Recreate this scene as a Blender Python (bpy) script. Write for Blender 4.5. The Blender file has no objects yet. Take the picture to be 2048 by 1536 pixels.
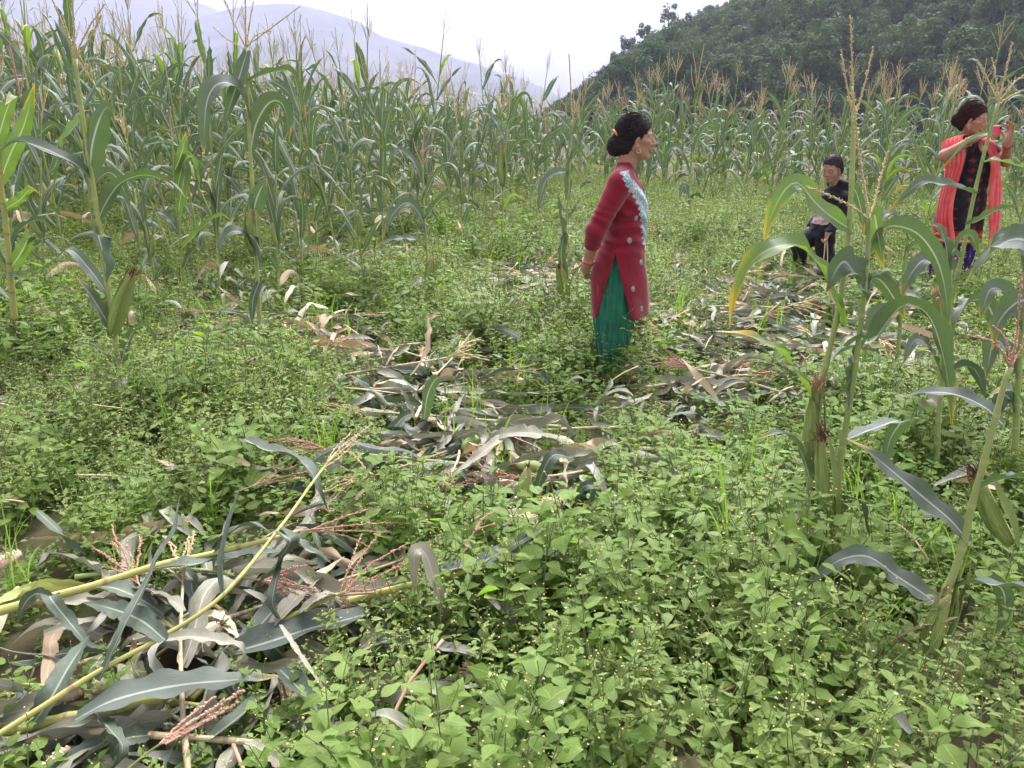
import bpy, math, random
import numpy as np
from mathutils import Vector, Matrix, Euler

R = math.radians
rnd = random.Random(11)
nrs = np.random.RandomState(5)
SC = bpy.context.scene
COL = SC.collection

# ------------------------------------------------------------------ camera
PITCH, FPX, CAMH = 19.2, 1560.0, 1.5
cam_d = bpy.data.cameras.new('camera')
cam_d.sensor_width = 36.0
cam_d.lens = 36.0 * FPX / 2048.0
cam_d.clip_start = 0.05
cam_d.clip_end = 40000.0
cam = bpy.data.objects.new('camera', cam_d)
COL.objects.link(cam)
cam.location = (0, 0, CAMH)
cam.rotation_euler = (R(90 - PITCH), 0, 0)
SC.camera = cam

# ------------------------------------------------------------------ sky, sun, exposure
SUN_EL, SUN_AZ = 52.0, 14.0          # azimuth clockwise from +Y (straight ahead)
W = bpy.data.worlds.new('World')
SC.world = W
W.use_nodes = True
wn, wl = W.node_tree.nodes, W.node_tree.links
wn.clear()
wo = wn.new('ShaderNodeOutputWorld')
wb = wn.new('ShaderNodeBackground')
sky = wn.new('ShaderNodeTexSky')
sky.sky_type = 'NISHITA'
sky.sun_disc = False
sky.sun_elevation = R(SUN_EL)
sky.sun_rotation = R(SUN_AZ)
sky.dust_density = 6.0
sky.air_density = 1.0
bw = wn.new('ShaderNodeRGBToBW')
tint = wn.new('ShaderNodeMix'); tint.data_type = 'RGBA'; tint.blend_type = 'MULTIPLY'
tint.inputs[0].default_value = 1.0
tint.inputs[7].default_value = (0.97, 0.97, 1.03, 1)       # overcast cloud white
mx = wn.new('ShaderNodeMix'); mx.data_type = 'RGBA'
mx.inputs[0].default_value = 0.92
wl.new(sky.outputs[0], bw.inputs[0])
wl.new(bw.outputs[0], tint.inputs[6])
wl.new(sky.outputs[0], mx.inputs[6])
wl.new(tint.outputs[2], mx.inputs[7])
wl.new(mx.outputs[2], wb.inputs[0])
wb.inputs[1].default_value = 0.15
wl.new(wb.outputs[0], wo.inputs[0])

sd = bpy.data.lights.new('sun', 'SUN')
sd.energy = 0.75
sd.angle = R(60)
sd.color = (1.0, 0.96, 0.90)
sun = bpy.data.objects.new('sun', sd)
COL.objects.link(sun)
sv = Vector((math.sin(R(SUN_AZ)) * math.cos(R(SUN_EL)), math.cos(R(SUN_AZ)) * math.cos(R(SUN_EL)), math.sin(R(SUN_EL))))
sun.rotation_euler = (-sv).to_track_quat('-Z', 'Y').to_euler()
sun.location = (0, 0, 30)

SC.view_settings.view_transform = 'Standard'
SC.view_settings.look = 'None'
SC.view_settings.exposure = 2.3
SC.view_settings.gamma = 1.0
SC.view_settings.use_curve_mapping = False
try:
    SC.cycles.use_denoising = True
    SC.cycles.max_bounces = 10
    SC.cycles.diffuse_bounces = 6
    SC.cycles.glossy_bounces = 2
    SC.cycles.transmission_bounces = 4
    SC.cycles.volume_bounces = 1
    SC.cycles.use_fast_gi = False
    SC.cycles.volume_step_rate = 1.0
except Exception:
    pass

# ------------------------------------------------------------------ helpers
_cp, _sp = math.cos(R(PITCH)), math.sin(R(PITCH))
def ray(px, py):
    a, b = (px - 1024) / FPX, (768 - py) / FPX
    return np.array([a, _cp + b * _sp, -_sp + b * _cp])
def at(px, py, Y):
    """World point at distance Y ahead that the photograph shows at (px, py)."""
    d = ray(px, py)
    return np.array([0, 0, CAMH]) + d * (Y / d[1])
def gnd(px, py, z=0.0):
    d = ray(px, py)
    return np.array([0, 0, CAMH]) + d * ((z - CAMH) / d[2])
def sstep(a, b, x):
    t = np.clip((x - a) / (b - a), 0, 1)
    return t * t * (3 - 2 * t)
def terr(x, y):
    """Height of the field."""
    x = np.asarray(x, float); y = np.asarray(y, float)
    z = 0.075 * np.clip(y - 8.5, 0, 14) * sstep(-1.0, -9.0, x)
    z = z - 0.035 * np.clip(y - 11, 0, 12) * sstep(1.0, 6.0, x)
    z = z + 0.025 * np.sin(x * 1.7 + 1.0) * np.sin(y * 1.3) * sstep(30, 10, y)
    return z
def nrm(v):
    v = np.asarray(v, float)
    n = np.linalg.norm(v, axis=-1, keepdims=True)
    return v / np.maximum(n, 1e-9)

class MB:
    """Collects faces, their material slots and UVs into one mesh."""
    def __init__(s):
        s.v, s.f, s.m, s.uv = [], [], [], []
        s.n = 0
    def add(s, verts, faces, mat=0, uvs=None):
        b = s.n
        s.v.extend([tuple(map(float, p)) for p in verts])
        s.n += len(verts)
        for f in faces:
            s.f.append(tuple(int(i) + b for i in f))
            s.m.append(mat)
        s.uv.extend(uvs if uvs is not None else [(0.5, 0.5)] * len(verts))
        return b
    def mesh(s, name, mats, smooth=True):
        me = bpy.data.meshes.new(name)
        me.from_pydata(s.v, [], s.f)
        for m in (mats if isinstance(mats, (list, tuple)) else [mats]):
            me.materials.append(m)
        me.polygons.foreach_set('material_index', np.array(s.m, dtype=np.int32))
        me.polygons.foreach_set('use_smooth', np.full(len(s.f), smooth))
        uvl = me.uv_layers.new(name='UVMap')
        li = np.zeros(len(me.loops), dtype=np.int32)
        me.loops.foreach_get('vertex_index', li)
        uvl.data.foreach_set('uv', np.array(s.uv, dtype=np.float32)[li].ravel())
        me.update()
        return me
    def obj(s, name, mats, parent=None, smooth=True):
        return link(name, s.mesh(name, mats, smooth), parent)
def link(name, me, parent=None):
    o = bpy.data.objects.new(name, me)
    COL.objects.link(o)
    if parent is not None:
        o.parent = parent
    return o
def tag(o, label=None, cat=None, group=None, kind=None):
    if label: o['label'] = label
    if cat: o['category'] = cat
    if group: o['group'] = group
    if kind: o['kind'] = kind
    return o
def thing(name, loc=(0, 0, 0), rz=0.0):
    o = bpy.data.objects.new(name, None)
    COL.objects.link(o)
    o.empty_display_size = 0.1
    o.location = tuple(map(float, loc)); o.rotation_euler = (0, 0, rz)
    return o
def dup(root, loc, rz=0.0, sc=1.0, tilt=(0, 0)):
    r = root.copy(); COL.objects.link(r)
    r.location = tuple(map(float, loc)); r.rotation_euler = (tilt[0], tilt[1], rz); r.scale = (sc, sc, sc)
    for ch in KIDS[root.name]:
        c = ch.copy(); COL.objects.link(c); c.parent = r
    return r
KIDS = {}

# ------------------------------------------------------------------ geometry builders
def resample(P, n):
    P = np.asarray(P, float)
    if len(P) > 2:                                    # Catmull-Rom, then even spacing
        Q = [P[0] * 2 - P[1]] + list(P) + [P[-1] * 2 - P[-2]]
        out = []
        for i in range(1, len(Q) - 2):
            p0, p1, p2, p3 = Q[i - 1], Q[i], Q[i + 1], Q[i + 2]
            for t in np.linspace(0, 1, 9)[:-1]:
                out.append(0.5 * (2 * p1 + (p2 - p0) * t + (2 * p0 - 5 * p1 + 4 * p2 - p3) * t * t + (3 * p1 - p0 - 3 * p2 + p3) * t ** 3))
        out.append(P[-1]); P = np.array(out)
    s = np.r_[0, np.cumsum(np.linalg.norm(np.diff(P, axis=0), axis=1))]
    u = np.linspace(0, s[-1], n)
    return np.stack([np.interp(u, s, P[:, k]) for k in range(3)], 1)
def frames(P, side0):
    T = nrm(np.gradient(P, axis=0))
    S = np.zeros_like(P); s = nrm(side0)
    for i in range(len(P)):
        s = s - T[i] * np.dot(s, T[i])
        if np.linalg.norm(s) < 1e-5: s = np.cross(T[i], [0.3, 0.5, 0.8])
        s = nrm(s); S[i] = s
    return T, S, np.cross(S, T)
def tube(mb, P, rad, k=6, mat=0, cap=True, vscale=1.0):
    P = np.asarray(P, float); n = len(P)
    rad = np.broadcast_to(np.asarray(rad, float), (n,))
    d = P[-1] - P[0]
    ref = np.array([1.0, 0, 0]) if abs(nrm(d)[0]) < 0.8 else np.array([0, 1.0, 0])
    T, S, N = frames(P, np.cross(d, ref))
    a = np.arange(k) * 2 * np.pi / k
    V = (P[:, None, :] + rad[:, None, None] * (np.cos(a)[None, :, None] * S[:, None, :] + np.sin(a)[None, :, None] * N[:, None, :])).reshape(-1, 3)
    F = [(i * k + j, i * k + (j + 1) % k, (i + 1) * k + (j + 1) % k, (i + 1) * k + j) for i in range(n - 1) for j in range(k)]
    uv = [(j / k, i / (n - 1) * vscale) for i in range(n) for j in range(k)]
    if cap:
        F.append(tuple(range(k))[::-1]); F.append(tuple((n - 1) * k + j for j in range(k)))
    mb.add(V, F, mat, uv)
def ribbon(mb, P, width, side0, roll=(0, 0), fold=0.25, wave=0.0, wf=5.0, ph=0.0, n=16, mat=0, cols=5, prof='leaf', tear=0.0):
    """A leaf blade along the midrib P."""
    P = resample(P, n)
    t = np.linspace(0, 1, n)
    if prof == 'leaf':
        w = width * np.minimum(1.0, 0.5 + t * 2.6) * np.clip(1 - np.clip((t - 0.35) / 0.65, 0, 1) ** 1.9, 0.0, 1)
        w[-1] = width * 0.02
    elif prof == 'grass':
        w = width * (1 - t ** 1.6) + 0.0004
    else:
        w = width * np.sin(np.pi * np.clip(0.12 + 0.86 * t, 0, 1)) ** 0.8
    T, S, N = frames(P, side0)
    r = np.interp(t, np.linspace(0, 1, len(roll)), roll)
    c, s_ = np.cos(r)[:, None], np.sin(r)[:, None]
    S2 = S * c + N * s_; N2 = -S * s_ + N * c
    q = np.linspace(-1, 1, cols)
    V = np.zeros((n, cols, 3)); UV = []
    for j, a in enumerate(q):
        und = wave * width * np.sin(t * wf * 2 * np.pi + ph + (1.7 if a > 0 else 0)) * abs(a) ** 1.5 * np.sin(np.pi * np.clip(t * 1.05, 0, 1))
        off = fold * abs(a) ** 1.2 * w * 0.5 + und
        edge = 1.0
        if tear and abs(a) == 1: edge = 1 - tear * np.clip(np.sin(t * 23 + ph * 3 + a) * np.sin(t * 61 + ph * 5), 0, 1)
        V[:, j] = P + S2 * (a * w * 0.5 * edge)[:, None] + N2 * off[:, None]
    UV = [((q[j] + 1) / 2, t[i]) for i in range(n) for j in range(cols)]
    F = [(i * cols + j, i * cols + j + 1, (i + 1) * cols + j + 1, (i + 1) * cols + j) for i in range(n - 1) for j in range(cols - 1)]
    mb.add(V.reshape(-1, 3), F, mat, UV)
def arc_leaf(L, az, e0, e1, p=1.6, bend=0.0, n=14):
    t = np.linspace(0, 1, n)
    e = np.radians(e0 + (e1 - e0) * t ** p)
    a = az + bend * t ** 1.5
    ds = L / (n - 1)
    d = np.stack([np.cos(e) * np.cos(a), np.cos(e) * np.sin(a), np.sin(e)], 1) * ds
    return np.vstack([[0, 0, 0], np.cumsum(d[:-1], axis=0)])
def limp(p0, d0, L, floor, n=14, g=0.28, jit=0.08, rs=None):
    """A limp strip that falls from p0 towards d0 and lies on the floor."""
    rs = rs or nrs
    P = [np.asarray(p0, float)]; d = nrm(d0); ds = L / (n - 1)
    for i in range(n - 1):
        d = nrm(d + np.array([0, 0, -g]) + rs.normal(0, jit, 3))
        q = P[-1] + d * ds
        fl = terr(q[0], q[1]) + floor
        if q[2] < fl:
            q[2] = fl + rs.uniform(0, 0.012); d = nrm(np.array([d[0], d[1], abs(d[2]) * 0.25]))
        P.append(q)
    return np.array(P)
def tassel(mb, base, axis, L, nb, spread=0.5, mat=0, r=0.0022, fine=False, rs=None, droop=0.15):
    """Tassel: central spike and side branches set with spikelets."""
    rs = rs or nrs
    base = np.asarray(base, float); axis = nrm(axis)
    x = nrm(np.cross(axis, [0.31, 0.2, 0.93] if abs(axis[2]) < 0.9 else [1, 0.1, 0])); y = np.cross(axis, x)
    for b in range(nb + 1):
        if b == 0:
            o, d, l = base, axis, L
        else:
            o = base + axis * L * 0.32 * (b / nb) * rs.uniform(0.4, 1)
            an = b * 2.4 + rs.uniform(-.4, .4); sp = spread * rs.uniform(0.45, 1.1)
            d = nrm(axis + sp * (np.cos(an) * x + np.sin(an) * y)); l = L * rs.uniform(0.42, 0.72)
        n = 9 if fine else 6
        t = np.linspace(0, 1, n)
        P = o + np.outer(t * l, d) + np.outer(-(t ** 2) * l * droop * rs.uniform(0, 1.6), [0, 0, 1]) + rs.normal(0, 0.004, (n, 3)) * t[:, None]
        branch(mb, P, r, mat, fine, rs)
def branch(mb, P, r, mat=0, fine=True, rs=None):
    rs = rs or nrs
    L = np.linalg.norm(np.diff(P, axis=0), axis=1).sum()
    if not fine:
        Q = resample(P, max(8, int(L / 0.022)))
        rad = r * (0.75 + 0.7 * (np.arange(len(Q)) % 2)); rad[:2] = r * 0.7; rad[-1] = r * 0.25
        tube(mb, Q, rad, 4, mat, cap=False); return
    tube(mb, P, np.linspace(r * 0.8, r * 0.4, len(P)), 4, mat, cap=False)
    m = int(L / 0.0062); Q = resample(P, m); T = nrm(np.gradient(Q, axis=0))
    for i in range(int(m * 0.08), m):
        for sgn in (1, -1):
            v = rs.normal(0, 1, 3); sd_ = nrm(np.cross(T[i], v))
            ax = nrm(T[i] * 1.0 + sd_ * rs.uniform(0.15, 1.0)); l = rs.uniform(0.007, 0.013); w = rs.uniform(0.0012, 0.0021) * (r / 0.0022)
            s2 = nrm(np.cross(ax, T[i] + v * 0.1)); s3 = np.cross(ax, s2)
            c = Q[i] + ax * l * 0.45
            mb.add([Q[i], c + s2 * w, c + s3 * w, c - s2 * w, c - s3 * w, Q[i] + ax * l],
                   [(0, 2, 1), (0, 3, 2), (0, 4, 3), (0, 1, 4), (5, 1, 2), (5, 2, 3), (5, 3, 4), (5, 4, 1)], mat)
def stalk_geo(mb, P, r0, r1, nodes=7, mat=0, k=8):
    n = nodes * 5 + 1
    Q = resample(P, n); t = np.linspace(0, 1, n)
    rad = r0 + (r1 - r0) * t
    fr = (t * nodes) % 1.0
    rad = rad * (1 + 0.18 * np.exp(-((np.minimum(fr, 1 - fr)) / 0.09) ** 2)) 
    tube(mb, Q, rad, k, mat, vscale=nodes)
    return Q
def spindle(mb, a, b, r, mat=0, k=10, n=12, husk=True):
    """Ear in its husk: overlapping leaf sheaths with ridges."""
    a = np.asarray(a, float); b = np.asarray(b, float)
    t = np.linspace(0, 1, n)
    P = a + np.outer(t, b - a) + np.outer(np.sin(t * np.pi) * 0.06 * np.linalg.norm(b - a), nrm(np.cross(b - a, [0, 1, 0.2])))
    rad = r * np.clip(np.sin(np.pi * (0.10 + 0.86 * t ** 0.85)), 0.05, 1) ** 0.75
    T, S, N = frames(P, np.cross(b - a, [0.2, 1, 0.1]))
    an = np.arange(k) * 2 * np.pi / k
    V = []; UV = []
    for i in range(n):
        for j in range(k):
            rr = rad[i] * (1 + 0.09 * math.sin(j * 2.1 + i * 0.5) + 0.05 * math.cos(j * 4.2 - i * 0.3))
            V.append(P[i] + rr * (math.cos(an[j]) * S[i] + math.sin(an[j]) * N[i])); UV.append((j / k, t[i]))
    F = [(i * k + j, i * k + (j + 1) % k, (i + 1) * k + (j + 1) % k, (i + 1) * k + j) for i in range(n - 1) for j in range(k)]
    F += [tuple(range(k))[::-1], tuple((n - 1) * k + j for j in range(k))]
    mb.add(V, F, mat, UV)
def silk_tuft(mb, p, d, L, mat=0, m=14, rs=None, w=0.005):
    rs = rs or nrs
    for i in range(m):
        dd = nrm(nrm(d) + rs.normal(0, 0.28, 3))
        t = np.linspace(0, 1, 5)
        P = p + rs.normal(0, w, 3) + np.outer(t * L * rs.uniform(.6, 1), dd) + np.outer(-t * t * L * rs.uniform(0, .5), [0, 0, 1])
        tube(mb, P, np.linspace(0.0022, 0.0008, 5), 3, mat, cap=False)

# ------------------------------------------------------------------ materials
class NT:
    def __init__(s, name):
        s.mat = bpy.data.materials.new(name); s.mat.use_nodes = True
        s.t = s.mat.node_tree; s.t.nodes.clear()
        s.out = s.t.nodes.new('ShaderNodeOutputMaterial')
    def n(s, typ, **kw):
        nd = s.t.nodes.new(typ)
        for k, v in kw.items(): setattr(nd, k, v)
        return nd
    def l(s, a, b): s.t.links.new(a, b)
    def val(s, sock, v):
        if isinstance(v, bpy.types.NodeSocket): s.l(v, sock)
        elif isinstance(v, (tuple, list)) and len(v) == 3 and sock.type == 'RGBA': sock.default_value = (*v, 1)
        else: sock.default_value = v
    def math(s, op, a, b=0.0, c=None, clamp=False):
        nd = s.n('ShaderNodeMath', operation=op); nd.use_clamp = clamp
        s.val(nd.inputs[0], a); s.val(nd.inputs[1], b)
        if c is not None: s.val(nd.inputs[2], c)
        return nd.outputs[0]
    def mix(s, f, a, b, blend='MIX'):
        nd = s.n('ShaderNodeMix', data_type='RGBA', blend_type=blend)
        s.val(nd.inputs[0], f); s.val(nd.inputs[6], a); s.val(nd.inputs[7], b)
        return nd.outputs[2]
    def noise(s, scale, detail=3, rough=0.55, vec=None, out=0):
        nd = s.n('ShaderNodeTexNoise'); nd.inputs['Scale'].default_value = scale
        nd.inputs['Detail'].default_value = detail; nd.inputs['Roughness'].default_value = rough
        if vec is not None: s.l(vec, nd.inputs['Vector'])
        return nd.outputs[out]
    def ramp(s, f, lo, hi):
        nd = s.n('ShaderNodeMapRange'); nd.interpolation_type = 'SMOOTHSTEP'
        s.val(nd.inputs[0], f); nd.inputs[1].default_value = lo; nd.inputs[2].default_value = hi
        return nd.outputs[0]
    def coord(s, w='Object'): return s.n('ShaderNodeTexCoord').outputs[w]
    def rand(s): return s.n('ShaderNodeObjectInfo').outputs['Random']
    def xyz(s, v):
        nd = s.n('ShaderNodeSeparateXYZ'); s.l(v, nd.inputs[0]); return nd.outputs
    def scale(s, v, sc):
        nd = s.n('ShaderNodeMapping'); s.l(v, nd.inputs[0]); nd.inputs['Scale'].default_value = sc; return nd.outputs[0]
    def bump(s, h, strength=0.3, dist=0.01):
        nd = s.n('ShaderNodeBump'); nd.inputs['Strength'].default_value = strength; nd.inputs['Distance'].default_value = dist
        s.l(h, nd.inputs['Height']); return nd.outputs[0]
    def pbr(s, col, rough=0.6, spec=0.4, normal=None, sheen=0.0, trans=None, tfac=0.3):
        b = s.n('ShaderNodeBsdfPrincipled')
        s.val(b.inputs['Base Color'], col); s.val(b.inputs['Roughness'], rough)
        s.val(b.inputs['Specular IOR Level'], spec)
        if sheen: b.inputs['Sheen Weight'].default_value = sheen
        if normal is not None: s.l(normal, b.inputs['Normal'])
        o = b.outputs[0]
        if trans is not None:
            tr = s.n('ShaderNodeBsdfTranslucent'); s.val(tr.inputs[0], trans)
            if normal is not None: s.l(normal, tr.inputs['Normal'])
            m = s.n('ShaderNodeMixShader'); s.val(m.inputs[0], tfac)
            s.l(o, m.inputs[1]); s.l(tr.outputs[0], m.inputs[2]); o = m.outputs[0]
        s.l(o, s.out.inputs[0])
        return s.mat
M = {}
def blade_mat(name, dark, light, under, rib, trans, tfac, rough=0.42, spec=0.5, tip=0.0, tipcol=(0.4, 0.3, 0.06), blotch=(0.25, 0.22, 0.13), bl=0.0):
    """Long parallel-veined leaf: pale midrib, fine veins, colour that drifts from leaf to leaf."""
    s = NT(name)
    u, v, _ = s.xyz(s.coord('UV'))
    rv = s.rand()
    nz = s.noise(3.0, 3, vec=s.coord('Object'))
    f = s.math('ADD', s.math('MULTIPLY', rv, 0.6), s.math('MULTIPLY', s.ramp(nz, 0.3, 0.7), 0.4))
    col = s.mix(f, dark, light)
    vein = s.math('SINE', s.math('MULTIPLY', u, 150.0))
    col = s.mix(s.math('MULTIPLY', s.ramp(vein, -0.2, 1.0), 0.26), col, tuple(min(1, c * 1.9) for c in light))
    geo = s.n('ShaderNodeNewGeometry')
    col = s.mix(s.math('MULTIPLY', geo.outputs['Backfacing'], 0.75), col, under)
    dist = s.math('ABSOLUTE', s.math('SUBTRACT', u, 0.5))
    ribf = s.math('SUBTRACT', 1.0, s.ramp(dist, 0.025, 0.055))
    ribf = s.math('MULTIPLY', ribf, s.math('SUBTRACT', 1.0, s.ramp(v, 0.55, 0.95)))
    col = s.mix(s.math('MULTIPLY', ribf, 0.8), col, rib)
    tcol = s.mix(s.math('MULTIPLY', ribf, 0.7), trans, rib)
    if tip:
        edge = s.math('ADD', v, s.math('MULTIPLY', dist, 0.35))
        edge = s.math('ADD', edge, s.math('MULTIPLY', s.math('SUBTRACT', s.noise(9.0, 2, vec=s.coord('Object')), 0.5), 0.5))
        tf = s.ramp(edge, 1.0 - tip * 0.5, 1.15 - tip * 0.35)
        col = s.mix(tf, col, tipcol); tcol = s.mix(tf, tcol, tipcol)
    if bl:
        nb = s.noise(14.0, 4, vec=s.scale(s.coord('UV'), (1.0, 1.6, 1)))
        bf = s.math('MULTIPLY', s.ramp(nb, 0.48, 0.7), bl)
        col = s.mix(bf, col, blotch)
    bh = s.math('ADD', s.math('MULTIPLY', vein, 0.5), s.noise(60.0, 2, vec=s.coord('Object')))
    M[name] = s.pbr(col, rough, spec, s.bump(bh, 0.25, 0.0012), trans=tcol, tfac=tfac)
blade_mat('corn_leaf', (0.064, 0.086, 0.068), (0.135, 0.158, 0.134), (0.100, 0.145, 0.076), (0.44, 0.46, 0.40), (0.11, 0.19, 0.040), 0.22, rough=0.55, spec=0.28, tip=0.12, bl=0.25)
blade_mat('corn_leaf_bright', (0.070, 0.115, 0.042), (0.115, 0.165, 0.064), (0.11, 0.18, 0.05), (0.42, 0.46, 0.28), (0.17, 0.29, 0.035), 0.34, tip=0.25, tipcol=(0.45, 0.33, 0.05))
blade_mat('corn_leaf_yellow', (0.070, 0.125, 0.030), (0.120, 0.180, 0.045), (0.13, 0.21, 0.04), (0.40, 0.40, 0.18), (0.22, 0.36, 0.03), 0.36, tip=0.45, tipcol=(0.48, 0.33, 0.035))
blade_mat('limp_leaf', (0.040, 0.062, 0.044), (0.092, 0.116, 0.084), (0.085, 0.115, 0.075), (0.33, 0.36, 0.25), (0.07, 0.12, 0.04), 0.15, rough=0.55, spec=0.3, bl=0.45, blotch=(0.19, 0.175, 0.115))
blade_mat('withered_leaf', (0.130, 0.140, 0.098), (0.290, 0.275, 0.205), (0.30, 0.305, 0.27), (0.42, 0.41, 0.34), (0.18, 0.18, 0.11), 0.15, rough=0.55, spec=0.35, bl=0.6, blotch=(0.40, 0.335, 0.225))
blade_mat('straw_leaf', (0.34, 0.235, 0.145), (0.55, 0.43, 0.30), (0.52, 0.40, 0.28), (0.58, 0.48, 0.34), (0.38, 0.26, 0.13), 0.2, rough=0.7, spec=0.2, bl=0.4, blotch=(0.30, 0.17, 0.10))
blade_mat('grass_blade', (0.120, 0.250, 0.030), (0.220, 0.360, 0.055), (0.18, 0.32, 0.04), (0.3, 0.42, 0.10), (0.35, 0.60, 0.05), 0.42, rough=0.5, spec=0.3)
blade_mat('husk', (0.26, 0.32, 0.09), (0.46, 0.46, 0.20), (0.5, 0.5, 0.28), (0.5, 0.5, 0.3), (0.35, 0.38, 0.1), 0.12, rough=0.6, spec=0.3, bl=0.3, blotch=(0.38, 0.30, 0.14))
blade_mat('pale_husk', (0.50, 0.46, 0.30), (0.66, 0.62, 0.44), (0.62, 0.58, 0.42), (0.66, 0.62, 0.46), (0.4, 0.36, 0.18), 0.15, rough=0.65, spec=0.25, bl=0.35, blotch=(0.42, 0.30, 0.20))

def stalk_mat(name, a, b, node):
    s = NT(name)
    u, v, _ = s.xyz(s.coord('UV'))
    fr = s.math('FRACT', v)
    ring = s.math('SUBTRACT', 1.0, s.ramp(s.math('MINIMUM', fr, s.math('SUBTRACT', 1.0, fr)), 0.015, 0.06))
    nz = s.noise(7.0, 4, vec=s.scale(s.coord('Object'), (1, 1, 0.35)))
    col = s.mix(s.ramp(s.math('ADD', s.math('MULTIPLY', nz, 0.7), s.math('MULTIPLY', s.rand(), 0.3)), 0.25, 0.75), a, b)
    col = s.mix(s.math('MULTIPLY', ring, 0.75), col, node)
    streak = s.math('SINE', s.math('MULTIPLY', u, 75.0))
    M[name] = s.pbr(col, 0.5, 0.4, s.bump(streak, 0.2, 0.001))
stalk_mat('stalk', (0.20, 0.27, 0.08), (0.34, 0.38, 0.14), (0.42, 0.40, 0.18))
stalk_mat('stalk_fallen', (0.30, 0.31, 0.09), (0.42, 0.39, 0.12), (0.25, 0.15, 0.08))
stalk_mat('stalk_dry', (0.42, 0.33, 0.19), (0.55, 0.45, 0.28), (0.30, 0.18, 0.10))
stalk_mat('stalk_purple', (0.30, 0.27, 0.12), (0.26, 0.15, 0.12), (0.20, 0.09, 0.08))

def plain(name, a, b, scale=20.0, rough=0.65, spec=0.3, bumpk=0.0, trans=None, tfac=0.2, rnd_=0.3, sheen=0.0):
    s = NT(name)
    nz = s.noise(scale, 4, vec=s.coord('Object'))
    f = s.math('ADD', s.math('MULTIPLY', s.ramp(nz, 0.3, 0.7), 1 - rnd_), s.math('MULTIPLY', s.rand(), rnd_))
    M[name] = s.pbr(s.mix(f, a, b), rough, spec, s.bump(nz, bumpk, 0.006) if bumpk else None, trans=trans, tfac=tfac, sheen=sheen)
s = NT('ear_husk')
u_, v_, _ = s.xyz(s.coord('UV')); nz_ = s.noise(5.0, 3, vec=s.scale(s.coord('UV'), (14, 1.2, 1)))
c_ = s.mix(s.ramp(nz_, .3, .7), (0.17, 0.25, 0.055), (0.36, 0.42, 0.15))
c_ = s.mix(s.ramp(s.math('ADD', v_, s.math('MULTIPLY', s.math('SUBTRACT', nz_, .5), .5)), .72, 1.05), c_, (0.36, 0.27, 0.12))
c_ = s.mix(s.math('MULTIPLY', s.ramp(s.noise(9.0, 4, vec=s.coord('Object')), .6, .75), .3), c_, (0.34, 0.24, 0.12))
st_ = s.math('SINE', s.math('MULTIPLY', u_, 190.0))
M['ear_husk'] = s.pbr(c_, .55, .3, s.bump(st_, .45, .0015))
plain('tassel_tan', (0.44, 0.33, 0.18), (0.58, 0.46, 0.28), 30, 0.8, 0.15)
plain('tassel_pink', (0.42, 0.22, 0.16), (0.52, 0.33, 0.24), 30, 0.8, 0.15)
plain('tassel_green', (0.30, 0.31, 0.14), (0.45, 0.38, 0.20), 30, 0.8, 0.15)
plain('silk_brown', (0.10, 0.045, 0.03), (0.22, 0.12, 0.07), 60, 0.7, 0.2)
plain('silk_tan', (0.42, 0.25, 0.16), (0.55, 0.38, 0.24), 60, 0.7, 0.2)
plain('cob_pale', (0.58, 0.46, 0.33), (0.72, 0.62, 0.47), 70, 0.6, 0.3, 0.4)
plain('cob_core', (0.52, 0.31, 0.24), (0.68, 0.50, 0.40), 60, 0.8, 0.2, 0.5)
plain('kernel', (0.72, 0.52, 0.20), (0.78, 0.66, 0.40), 60, 0.4, 0.5)
# ------------------------------------------------------------------ ground, hills, haze
s = NT('soil')
pz = s.coord('Object')
n1 = s.noise(5.0, 6, vec=pz); n2 = s.noise(0.9, 3, vec=pz)
c = s.mix(s.ramp(n1, 0.3, 0.7), (0.045, 0.036, 0.022), (0.11, 0.088, 0.052))
c = s.mix(s.ramp(n2, 0.4, 0.65), c, (0.055, 0.075, 0.022))
M['soil'] = s.pbr(c, 0.95, 0.1, s.bump(n1, 0.8, 0.03))

def grid_mesh(name, xs, ys, zf, mat, kind='structure'):
    X, Y = np.meshgrid(xs, ys)
    Z = zf(X, Y)
    nx, ny = len(xs), len(ys)
    V = np.stack([X, Y, Z], -1).reshape(-1, 3)
    i = np.arange((ny - 1) * nx).reshape(ny - 1, nx)[:, :-1].ravel()
    F = np.stack([i, i + 1, i + nx + 1, i + nx], 1)
    me = bpy.data.meshes.new(name)
    me.from_pydata(V.tolist(), [], F.tolist())
    me.materials.append(mat)
    me.polygons.foreach_set('use_smooth', np.ones(len(F), bool))
    o = link(name, me)
    o['kind'] = kind
    return o
def hsh(x, y, s_):
    """Smooth value noise of terrain."""
    return (np.sin(x / s_ + 1.3) * np.cos(y / s_ * 0.8 + 0.4) + 0.5 * np.sin(x / s_ * 2.3 - y / s_ * 1.7 + 2.0) + 0.25 * np.sin(x / s_ * 4.9 + y / s_ * 4.1)) / 1.75

def geo_axis(a, b, n, near):
    t = np.linspace(-1, 1, n)
    return None
xs = np.r_[np.linspace(-6500, -60, 26), np.linspace(-50, -18, 12), np.linspace(-16, 16, 129), np.linspace(18, 50, 12), np.linspace(60, 6500, 26)]
ys = np.r_[np.linspace(-60, -4, 8), np.linspace(-3, 24, 109), np.linspace(26, 80, 14), np.linspace(110, 6900, 26)]
def zground(X, Y):
    z = terr(X, Y)
    far = sstep(24, 90, np.hypot(X, Y))
    return z * (1 - far) - 6.0 * far
grid_mesh('ground', xs, ys, zground, M['soil'])

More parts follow.
